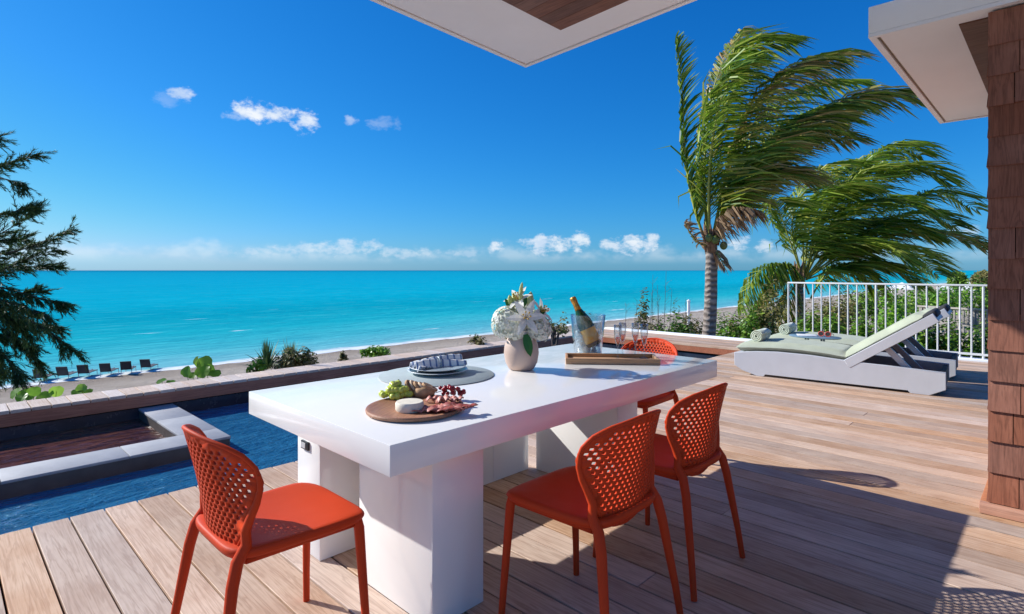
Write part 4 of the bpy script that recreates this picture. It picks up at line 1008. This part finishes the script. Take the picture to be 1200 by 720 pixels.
fr2 = [([(934, 326), (918, 312), (888, 320), (868, 360)], -.4, .95, 'frond', dict(g=1.2, n=55)),
       ([(936, 326), (915, 320), (893, 345), (880, 385)], .6, .9, 'frond2', dict(g=1.2, n=50)),
       ([(948, 345), (930, 295), (916, 255), (909, 236)], -1.0, 1.15, 'frond', dict(n=60, st=.3)),
       ([(940, 325), (928, 270), (938, 225), (965, 198), (1010, 190)], .4, 1.25, 'frond', {}),
       ([(942, 325), (950, 260), (972, 215), (1005, 190), (1045, 185)], 1.5, 1.25, 'frond', {}),
       ([(943, 325), (968, 255), (1002, 200), (1045, 172), (1080, 182)], .2, 1.2, 'frond', {}),
       ([(944, 325), (975, 265), (1015, 220), (1065, 196), (1108, 212)], -1.0, 1.2, 'frond', {}),
       ([(945, 325), (985, 280), (1040, 245), (1100, 225), (1147, 246)], .8, 1.15, 'frond', {}),
       ([(945, 325), (1000, 290), (1060, 275), (1110, 275), (1156, 292)], -.6, 1.0, 'frond2', {}),
       ([(945, 327), (990, 300), (1040, 290), (1075, 300), (1100, 322)], 1.4, 1.1, 'frond', {}),
       ([(944, 325), (965, 280), (995, 250), (1040, 235), (1085, 245)], -1.8, 1.2, 'frond', {}),
       ([(944, 326), (975, 298), (1015, 275), (1055, 265), (1095, 280)], -1.2, 1.15, 'frond', {}),
       ([(942, 326), (955, 290), (980, 268), (1015, 262), (1050, 275)], 1.0, 1.15, 'frond', {}),
       ([(944, 328), (975, 318), (1010, 310), (1045, 315), (1075, 335)], -.5, 1.05, 'frond', {}),
       ([(942, 325), (942, 275), (955, 240), (985, 222), (1020, 222)], -1.4, 1.2, 'frond', {}),
       ([(944, 325), (958, 265), (985, 225), (1020, 200), (1062, 200)], -.6, 1.25, 'frond', {}),
       ([(945, 326), (985, 290), (1030, 262), (1080, 250), (1120, 265)], .2, 1.15, 'frond', {}),
       ([(945, 326), (970, 295), (1000, 285), (1035, 288), (1065, 305)], -1.6, 1.15, 'frond', {}),
       ([(943, 326), (950, 300), (970, 288), (1000, 296), (1025, 318)], .5, 1.1, 'frond', {}),
       ([(950, 350), (965, 325), (985, 312), (1010, 320), (1030, 345)], .2, 1.0, 'frond', dict(g=.8)),
       ([(938, 328), (925, 345), (915, 370), (905, 400)], -.3, .8, 'frond2', dict(g=1.4, n=40))]
palm('coconut_palm', 'short bushy windblown palm with many fronds growing behind the terrace railing', Vector((pb.x, pb.y, ground_z(pb.x, pb.y) - .1)), pt, .13, .10, fr2, D2, 1.2, npair=62, r0=.03)

# casuarina at the left: trunk stands outside the frame, branches reach in
def casuarina():
    d = 10.5; base = AT(-150, 480, d); base.z = ground_z(base.x, base.y) - .1
    t = empty('casuarina_tree', base); tag(t, 'feathery dark green casuarina reaching in over the beach beside the pool', 'tree')
    top = AT(-90, 60, d); mb = MB(); C = bez([base, base.lerp(top, .5) + RIGHT * .15, top], 12); mb.tube([c - base for c in C], [.16 - .011 * i for i in range(13)], 10); mb.build('trunk', M['bark'], t, smooth=True)
    rc = random.Random(8)
    br = [([(-110, 240), (-40, 205), (10, 190), (56, 176)], .3, .8), ([(-108, 280), (-50, 262), (0, 250), (50, 238)], -.3, .9), ([(-110, 320), (-40, 300), (30, 290), (98, 264)], .2, 1.0),
          ([(-110, 335), (-40, 318), (20, 308), (84, 308)], .5, .9), ([(-112, 360), (-50, 345), (10, 355), (60, 378), (102, 408)], -.4, 1.2), ([(-112, 370), (-50, 360), (0, 372), (35, 395), (62, 428)], .3, 1.2),
          ([(-112, 385), (-50, 375), (-10, 392), (20, 415), (34, 440)], -.5, 1.2), ([(-110, 345), (-50, 330), (10, 332), (60, 345), (92, 352)], 0, 1.0), ([(-110, 190), (-60, 175), (-20, 165), (10, 156)], .2, .7),
          ([(-112, 360), (-50, 352), (0, 362), (45, 372), (80, 378)], .6, 1.2), ([(-112, 365), (-60, 365), (-20, 380), (15, 388), (50, 402)], .1, 1.3), ([(-110, 300), (-50, 285), (0, 278), (45, 275)], .5, .8), ([(-112, 375), (-60, 378), (-25, 392), (0, 408), (15, 430)], .6, 1.2),
          ([(-112, 340), (-60, 335), (-15, 340), (30, 352), (70, 366)], -.7, 1.3), ([(-112, 350), (-60, 348), (-20, 352), (20, 365), (48, 390)], -.2, 1.3), ([(-110, 330), (-60, 305), (-20, 285), (25, 262), (52, 240)], .7, .8), ([(-112, 345), (-50, 325), (0, 318), (40, 300), (78, 288)], -.6, .9), ([(-112, 330), (-60, 320), (-10, 326), (25, 340), (60, 336)], .3, .9), ([(-110, 230), (-60, 215), (-20, 200), (18, 205), (40, 212)], -.2, .5), ([(-112, 380), (-60, 385), (-30, 405), (-5, 425), (5, 440)], .2, 1.2)]
    for pp, sp, dens in br:
        P = px_path([(x_ - 12, y_ + 5) for x_, y_ in pp], d, sp); P = [p - base for p in P]; n = 26; C = bez(P, n)
        mb = MB(); mb.tube(C[::2], [max(.005, .03 * (1 - .9 * i / 13)) for i in range(len(C[::2]))], 6); b = mb.build('branch', M['bark'], t, smooth=True)
        nm = MB()
        for k in range(int(88 * dens)):
            u = rc.uniform(.25, 1) ** .8 * n; i = min(int(u), n - 1); p = C[i].lerp(C[i + 1], u - i); tg = (C[i + 1] - C[i]).normalized()
            # a sprig: thin twig feathered with needles that lie close along it
            droop = -.55 if tg.z < -.1 else rc.uniform(-.25, .4)
            dv = (tg * rc.uniform(.4, 1.1) + Vector([rc.uniform(-1, 1) for _ in range(3)]) * .7 + RIGHT * .3 + UP * droop).normalized(); ln_ = rc.uniform(.16, .50) * (1.15 - .5 * u / n)
            tw = [p, p + dv * ln_ * .5 + UP * .01, p + dv * ln_ - UP * ln_ * .12]
            nm.tube(tw, [.006, .004, .002], 3)
            for q_ in range(30):
                s = rc.uniform(.1, 1); a = tw[0].lerp(tw[2], s); nd = (dv + Vector([rc.uniform(-1, 1) for _ in range(3)]) * .55 - UP * .08).normalized(); nl = rc.uniform(.05, .13)
                sd_ = nd.cross(Vector([rc.uniform(-1, 1) for _ in range(3)])).normalized() * .0052; e = a + nd * nl; m1 = a + nd * nl * .5
                nm.add([a - sd_ * .6, a + sd_ * .6, m1 + sd_, e, m1 - sd_], [(0, 1, 2, 4), (4, 2, 3)])
        o = mesh_obj('needles', nm.v, nm.f, M['needle'], b)
casuarina()

# bushes: clumped leaf clouds on twigs
def bush(name, label, cat, c, rx, ry, rz_, nleaf, size, mat, seed, group=None, clumps=9, round_=False, asp=.5):
    rb = random.Random(seed); t = empty(name, c); tag(t, label, cat, group)
    mb = MB(); lm = MB()
    for k in range(clumps):
        a = rb.uniform(0, 6.28); q_ = math.sqrt(rb.random()) * .75; cc = Vector((rx * q_ * math.cos(a), ry * q_ * math.sin(a), rz_ * (.35 + .5 * (1 - q_) + rb.uniform(-.15, .22))))
        mb.tube([Vector((rb.uniform(-.05, .05), rb.uniform(-.05, .05), -.3)), cc * .5 + Vector((0, 0, .05)), cc], [.02, .013, .006], 5)
        cr = rb.uniform(.3, .5); 
        for j in range(nleaf // clumps):
            v = Vector((rb.gauss(0, 1), rb.gauss(0, 1), rb.gauss(0, 1))).normalized() * (rb.random() ** .45)
            p = cc + Vector((v.x * rx * cr, v.y * ry * cr, v.z * rz_ * cr * 1.1))
            if p.z < -.25: continue
            nrm = (v + UP * .7 + Vector([rb.uniform(-.6, .6) for _ in range(3)])).normalized(); t1 = nrm.orthogonal().normalized(); t1.rotate(Matrix.Rotation(rb.uniform(0, 6.28), 3, nrm)); t2 = nrm.cross(t1); s = size * rb.uniform(.6, 1.25)
            lm.add([p - t1 * s, p - t1 * s * .2 + t2 * s * asp, p + t1 * s * .6 + t2 * s * asp * .6, p + t1 * s - nrm * s * .15, p + t1 * s * .6 - t2 * s * asp * .6, p - t1 * s * .2 - t2 * s * asp], [(0, 1, 2, 3, 4, 5)])
    mb.build('stem', M['bark'], t); mesh_obj('foliage', lm.v, lm.f, M[mat], t)
    return t
def gpos(px, d, sink=0):
    p = AT(px, 400, d); p.z = ground_z(p.x, p.y) - sink; return p
def bush_to(name, label, cat, px, d, topy, wpx, nleaf, size, mat, seed, group=None, asp=.5, depth=None, clumps=9):
    """bush standing on the dune at depth d whose top reaches the pixel row topy"""
    c = gpos(px, d); top = AT(px, topy, d).z; hz = max(.3, top - c.z); rx = wpx / 2 * d / F
    return bush(name, label, cat, c, rx, depth or rx * .9, hz, nleaf, size, M and mat, seed, group, clumps, asp=asp)
gB = 'green dune bushes behind the railing'; lB = ['dry brownish bush under the drooping palm frond beside the railing end', 'green bush at the foot of the bushy palm behind the railing', 'green bush behind the railing in line with the rolled towels', 'bright green bush behind the railing and the raised lounger backs', 'green bush right behind the railing beside the lounger headrest', 'green bush between the railing and the grey picket fence', 'green bush behind the railing hard by the shingled wall',
      'dry olive bush beyond the bushy palm, further down the dune', 'green bush beyond the palm fronds below the first white canopy', 'bright yellow-green bush rising beyond the grey picket fence', 'green bush beyond the grey fence below the wide white canopy', 'green bush beyond the grey fence, half hidden by the shingled wall']
sd_ = 100
for (px, d, ty, w, nl, sz, mt) in ((905, 13.5, 352, 70, 1500, .055, 'bushB'), (955, 14.5, 366, 80, 1700, .06, 'bushA'), (1000, 13.6, 372, 75, 1700, .06, 'bushA'), (1045, 13.0, 360, 75, 1700, .06, 'bushC'), (1090, 12.6, 385, 70, 1500, .06, 'bushA'), (1130, 12.2, 392, 60, 1200, .06, 'bushA'), (1180, 12.2, 380, 80, 1200, .06, 'bushA'),
                                (985, 19, 352, 90, 1700, .07, 'bushB'), (1040, 22, 345, 110, 1900, .08, 'bushA'), (1095, 25, 341, 120, 2000, .09, 'bushC'), (1150, 26, 339, 120, 2000, .09, 'bushA'), (1215, 25, 338, 120, 1600, .09, 'bushA')):
    sd_ += 1; bush_to('dune_bush', lB[sd_ - 101], 'bush', px, d, ty, w, nl, sz, mt, sd_, gB)
gC = 'low bushes on the dune beyond the pool'; lC = ['full green bush standing left of the tall palm trunk on the dune', 'low dry bush at the foot of the tall palm trunk', 'green bush just right of the tall palm trunk on the dune', 'green bush under the drooping fronds of the bushy palm', 'small dry bush below the bare grey stalks', 'low dry bush on the sand beyond the tall palm trunk', 'low dry bush beyond the rim beside the flower vase', 'low dry bush beyond the rim behind the champagne bottle']
for (px, d, ty, w, nl, sz, mt) in ((790, 13.2, 371, 52, 1400, .05, 'bushA'), (812, 15, 376, 50, 900, .05, 'bushB'), (852, 14, 372, 48, 1200, .05, 'bushA'), (882, 13.2, 368, 55, 1300, .05, 'bushA'), (762, 14.5, 379, 40, 800, .05, 'bushB'), (868, 17, 374, 60, 900, .055, 'bushB'), (655, 14.5, 380, 40, 700, .05, 'bushB'), (690, 16, 382, 45, 700, .05, 'bushB')):
    sd_ += 1; bush_to('dune_bush', lC[sd_ - 113], 'bush', px, d, ty, w, nl, sz, mt, sd_, gC)
bush_to('dune_bush', 'dark upright shrub among bare twigs behind the champagne flutes', 'bush', 758, 13.5, 352, 30, 900, .045, 'bushB', 301)
# thin bare stalks
stx = empty('bare_stalks', gpos(775, 13.2)); tag(stx, 'thin bare grey stalks rising behind the champagne flutes', 'plant'); rk = random.Random(4)
for (px, ty) in ((766, 322), (772, 334), (778, 318), (783, 340), (760, 345), (792, 352), (800, 350), (745, 352), (735, 356), (770, 345)):
    b = gpos(px, 13.2) - Vector(stx.location); tp = AT(px + rk.uniform(-3, 6), ty, 13.2) - Vector(stx.location); mb = MB(); mb.tube([b, b.lerp(tp, .5) + RIGHT * rk.uniform(-.04, .04), tp], [.008, .006, .003], 5)
    for k in range(9):
        t_ = rk.uniform(.55, 1); a = b.lerp(tp, t_); mb.tube([a, a + (RIGHT * rk.uniform(-1, 1) + FWD * rk.uniform(-1, 1) + UP * .8) * .12], .0025, 3)
    mb.build('stalk', M['bark'], stx)
# spiky yucca beyond the rim
def spiky(name, label, c, n, ln, w, mat, seed, up=.3, cat='plant'):
    rb = random.Random(seed); t = empty(name, c); tag(t, label, cat); 
    for k in range(n):
        a = rb.uniform(0, 6.28); el_ = rb.uniform(up, 1.5); dv = Vector((math.cos(a) * math.cos(el_), math.sin(a) * math.cos(el_), math.sin(el_))); l_ = ln * rb.uniform(.6, 1.1); sd = dv.cross(UP + Vector((.01, 0, 0))).normalized(); mb = MB(); vs = []
        for i in range(5):
            s = i / 4; p = dv * l_ * s - UP * (.18 * l_ * s * s * math.cos(el_)); ww = w * (1 - s ** 2 * .95); vs += [p - sd * ww, p + sd * ww + UP * ww * .3]
        mb.add(vs, [(2 * i, 2 * i + 1, 2 * i + 3, 2 * i + 2) for i in range(4)]); mesh_obj('leaf', mb.v, mb.f, M[mat], t)
    return t
yb = AT(318, 438, 9.0); yd = AT(318, 436, 9.0)
spiky('spiky_yucca', 'spiky grey-green yucca beyond the pool rim, the taller clump', AT(313, 433, 9.0), 90, .50, .018, 'yucca', 1)
spiky('spiky_yucca', 'spiky yucca clump growing beside brown dry leaves beyond the pool rim', AT(339, 432, 9.2), 90, .50, .017, 'yucca', 2)
bush('dry_shrub', 'brownish dry shrub beside the spiky yucca beyond the pool rim', 'bush', AT(348, 442, 8.9), .34, .3, .42, 1300, .035, 'bushB', 5)
bush('dune_bush', 'small bright green shrub at the foot of the yucca', 'bush', AT(302, 444, 8.6), .18, .16, .28, 300, .035, 'bushC', 6)
bush('dune_bush', 'low bright green mat of leaves just beyond the pool rim near the plates', 'bush', AT(441, 424, 9.0), .34, .25, .20, 800, .03, 'bushC', 7)
for k, (px, py, w) in enumerate(((401, 424, .10), (560, 402, .18), (600, 396, .14), (650, 388, .25))):
    bush('ground_plant', ('low straggling plant on the sand beside the bright green leafy mat', 'low straggling plant beyond the pool rim behind the stacked plates', 'low straggling plant beyond the rim hard by the white hydrangeas', 'olive straggling plant beyond the rim between vase and bottle')[k], 'bush', AT(px, py + 6, 10.0), w, w, .22, 250, .03, 'bushB', 20 + k, 'straggling beach plants')
# sea grape: big round leaves on stems, close behind the rim
def sea_grape(label, d, leaves, seed):
    rb = random.Random(seed); cx = sum(l[0] for l in leaves) / len(leaves); base = AT(cx, 480, d); base.z = min(base.z, ground_z(base.x, base.y)); t = empty('sea_grape', base); tag(t, label, 'plant')
    for (px, py, r_, tilt, rot) in leaves:
        c = AT(px, py, d + rb.uniform(-.15, .15)) - base; rr = r_ * d / F
        nrm = (-FWD * math.cos(tilt) + UP * math.sin(tilt) + RIGHT * rot).normalized(); t1 = nrm.cross(UP).normalized(); t2 = nrm.cross(t1); n = 16
        vs = [c]
        for k in range(n):
            a = 2 * math.pi * k / n; q_ = rr * (.96 + .05 * math.sin(7 * a + px) + .06 * math.sin(3 * a + seed)); vs.append(c + t1 * q_ * math.cos(a) + t2 * q_ * .92 * math.sin(a) + nrm * rr * (.30 * abs(math.cos(a)) - .08 + .05 * math.sin(5 * a + r_)))
        mesh_obj('leaf', vs, [(0, 1 + k, 1 + (k + 1) % n) for k in range(n)], M['grape_leaf'], t, smooth=True)
    mb = MB()
    for (px, py, r_, tilt, rot) in leaves:
        c = AT(px, py, d) - base; mb.tube([Vector((0, 0, -.02)), c * .6 + Vector((0, 0, -.03)), c], [.008, .006, .004], 5)
    mb.build('stem', M['bushA'], t)
sea_grape('sea grape with a tall cluster of round bright leaves beyond the pool rim', 8.2, [(219, 436, 7.5, .2, -.3), (240, 426, 10, .3, .2), (231, 424, 7, .1, -.8), (238, 436, 9, .6, .0), (244, 434, 8, .2, .4), (252, 438, 7, 1.0, .3), (226, 440, 6, .9, 0)], 1)
sea_grape('sea grape with two broad drooping leaves beyond the wooden rim beside the loungers', 7.9, [(19, 461, 8.5, .7, -.4), (33, 462, 9.5, .9, .5), (40, 459, 7, .8, .8), (26, 466, 7, .8, 0)], 2)
sea_grape('sea grape with small pale leaves in the gap between two larger ones', 7.9, [(55, 463, 7, .9, .3), (66, 459, 7.5, .3, .9), (49, 466, 6, .8, 0)], 3)
sea_grape('sea grape with one upright round leaf beyond the wooden rim', 7.9, [(96, 456, 7, .3, 0), (90, 460, 6, 1.1, .2), (103, 459, 5, 1.0, .4)], 4)
sea_grape('sea grape showing two flat leaf tips over the wooden rim', 8.0, [(190, 447, 6.5, 1.2, -.2), (200, 448, 5, 1.2, .2)], 5)

# ================================================================== BEACH AND FAR THINGS
def beach_lounger():
    t = empty('beach_lounger')
    mb = MB(); Mx = Matrix.Translation((0, 0, .34)) @ Matrix.Rotation(R(-20), 4, 'X'); mb.box((-.31, -.02, 0), (.31, .02, .62), Matrix.Translation((0, 0, .32)) @ Matrix.Rotation(R(22), 4, 'X')); mb.build('backrest', M['dark_mesh'], t)
    ibox('seat', (-.31, .02, .30), (.31, 1.35, .335), M['dark_mesh'], t)
    for sx in (-.29, .29):
        for y in (.05, 1.25):
            mb = MB(); mb.tube([(sx, y, .30), (sx, y + (.06 if y > 1 else -.1), -.02)], .02, 6); mb.build('leg', M['pale_metal'], t)
        mb = MB(); mb.tube([(sx * 1.1, .0, .5), (sx * 1.1, .5, .5), (sx * 1.1, .55, .3)], .018, 6); mb.build('armrest', M['pale_metal'], t)
    return t
bl = None
for (px, py) in ((47, 449), (74, 446), (98, 443.5), (124, 441.5), (148, 439), (171, 436)):
    p = None
    for it in range(1):
        d = 33.
        for _ in range(12):
            q_ = AT(px, py, d); z = ground_z(q_.x, q_.y); d = F * (H - z) / (py - HY)
    p = AT(px, py, d); p.z = ground_z(p.x, p.y)
    if bl is None: bl = beach_lounger(); o = bl
    else: o = copy_tree(bl)
    o.location = p; o.rotation_euler = (0, 0, R(random.uniform(-8, 4) - 25)); tag(o, 'dark sling beach lounger in the row facing the sea on the sand', 'beach chair', 'beach loungers in a row on the sand')
# white post on the beach
p = gpos(807, 60); mb = MB(); mb.tube([(0, 0, -.2), (0, 0, 1.6), (0, 0, 2.6)], .16, 8); mb.lathe([(.2, 2.6), (.2, 2.7), (.0001, 2.85)], 8); o = mb.build('beach_post', M['tent'], sharp=40); o.location = p; tag(o, 'short white marker post standing on the far beach', 'post')
# neighbour's grey boardwalk fence
fx = 16.0
fn = empty('boardwalk_fence', AT(1110, 420, 17)); tag(fn, 'grey weathered wooden fence of slim pickets beyond the railing', 'fence')
def fpart(o): o.parent = fn; o.matrix_parent_inverse = Matrix.Translation(-Vector(fn.location)); return o
A0 = AT(1078, 358, 18.5); A1 = AT(1215, 360, 15.5); dv = (A1 - A0); dv.z = 0; Lf = dv.length; dv.normalize(); an_ = math.atan2(dv.y, dv.x)
Mx = Matrix.Translation((A0.x, A0.y, 0)) @ Matrix.Rotation(an_, 4, 'Z'); zt = A0.z
for a, b, nm in (((-.1, -.07, zt - .05), (Lf, .07, zt), 'top_rail'), ((0, -.03, zt - .56), (Lf, .03, zt - .47), 'mid_rail'), ((0, -.03, zt - 1.15), (Lf, .03, zt - 1.06), 'bottom_rail')):
    mb = MB(); mb.box(a, b, Mx); fpart(mb.build(nm, M['grey_wood']))
k = 0
while k * .13 < Lf:
    mb = MB(); w = .05 if k % 12 == 0 else .02; mb.box((k * .13, -w, -2.6 if k % 12 == 0 else zt - 1.2), (k * .13 + 2 * w, w * .9, zt - .051), Mx); fpart(mb.build('post' if k % 12 == 0 else 'picket', M['grey_wood'])); k += 1
# far white canopies and trees along the shore
def canopy(px, py, d, w, lab):
    c = AT(px, py, d); z0 = ground_z(c.x, c.y); t = empty('beach_canopy', (c.x, c.y, z0)); tag(t, lab, 'canopy'); h = c.z - z0; r_ = w / 2 * d / F
    mb = MB(); mb.add([(-r_, -r_, h - r_ * .5), (r_, -r_, h - r_ * .5), (r_, r_, h - r_ * .5), (-r_, r_, h - r_ * .5), (0, 0, h), (-r_, -r_, h - r_ * .62), (r_, -r_, h - r_ * .62), (r_, r_, h - r_ * .62), (-r_, r_, h - r_ * .62)],
                      [(0, 1, 4), (1, 2, 4), (2, 3, 4), (3, 0, 4), (5, 6, 1, 0), (6, 7, 2, 1), (7, 8, 3, 2), (8, 5, 0, 3), (8, 7, 6, 5)]); mb.build('canvas', M['tent'], t)
    for sx in (-1, 1):
        for sy in (-1, 1): mb = MB(); mb.tube([(sx * r_ * .92, sy * r_ * .92, -.1), (sx * r_ * .92, sy * r_ * .92, h - r_ * .6)], .06, 6); mb.build('pole', M['tent'], t)
canopy(1057, 331, 48, 26, 'white canopy roof among bushes below the palm fronds')
canopy(1128, 327, 55, 44, 'wide white canopy roof beside the small round tree')
def small_tree(px, d, ty, w, seed, lab, mat='bushA'):
    c = gpos(px, d); top = AT(px, ty, d).z; h = top - c.z; r_ = w / 2 * d / F; rb = random.Random(seed)
    t = empty('shore_tree', c); tag(t, lab, 'tree'); mb = MB(); mb.tube([(0, 0, -.2), (.05, 0, h * .5), (0, 0, h * .8)], [.15, .11, .06], 8); mb.build('trunk', M['bark'], t); lm = MB()
    for k in range(700):
        v = Vector((rb.gauss(0, 1), rb.gauss(0, 1), rb.gauss(0, 1))).normalized() * rb.random() ** .4; p_ = Vector((v.x * r_, v.y * r_, h - r_ + v.z * r_)); a = Vector([rb.uniform(-1, 1) for _ in range(3)]).normalized() * .22; b = a.orthogonal().normalized() * .06; lm.add([p_ - a, p_ + b, p_ + a - UP * .1, p_ - b], [(0, 1, 2, 3)])
    mesh_obj('crown', lm.v, lm.f, M[mat], t)
small_tree(1122, 45, 318, 20, 1, 'small round dark tree in front of the wide white canopy')
small_tree(1153, 30, 317, 24, 2, 'pale green shore tree next to the shingled wall', 'bushB')
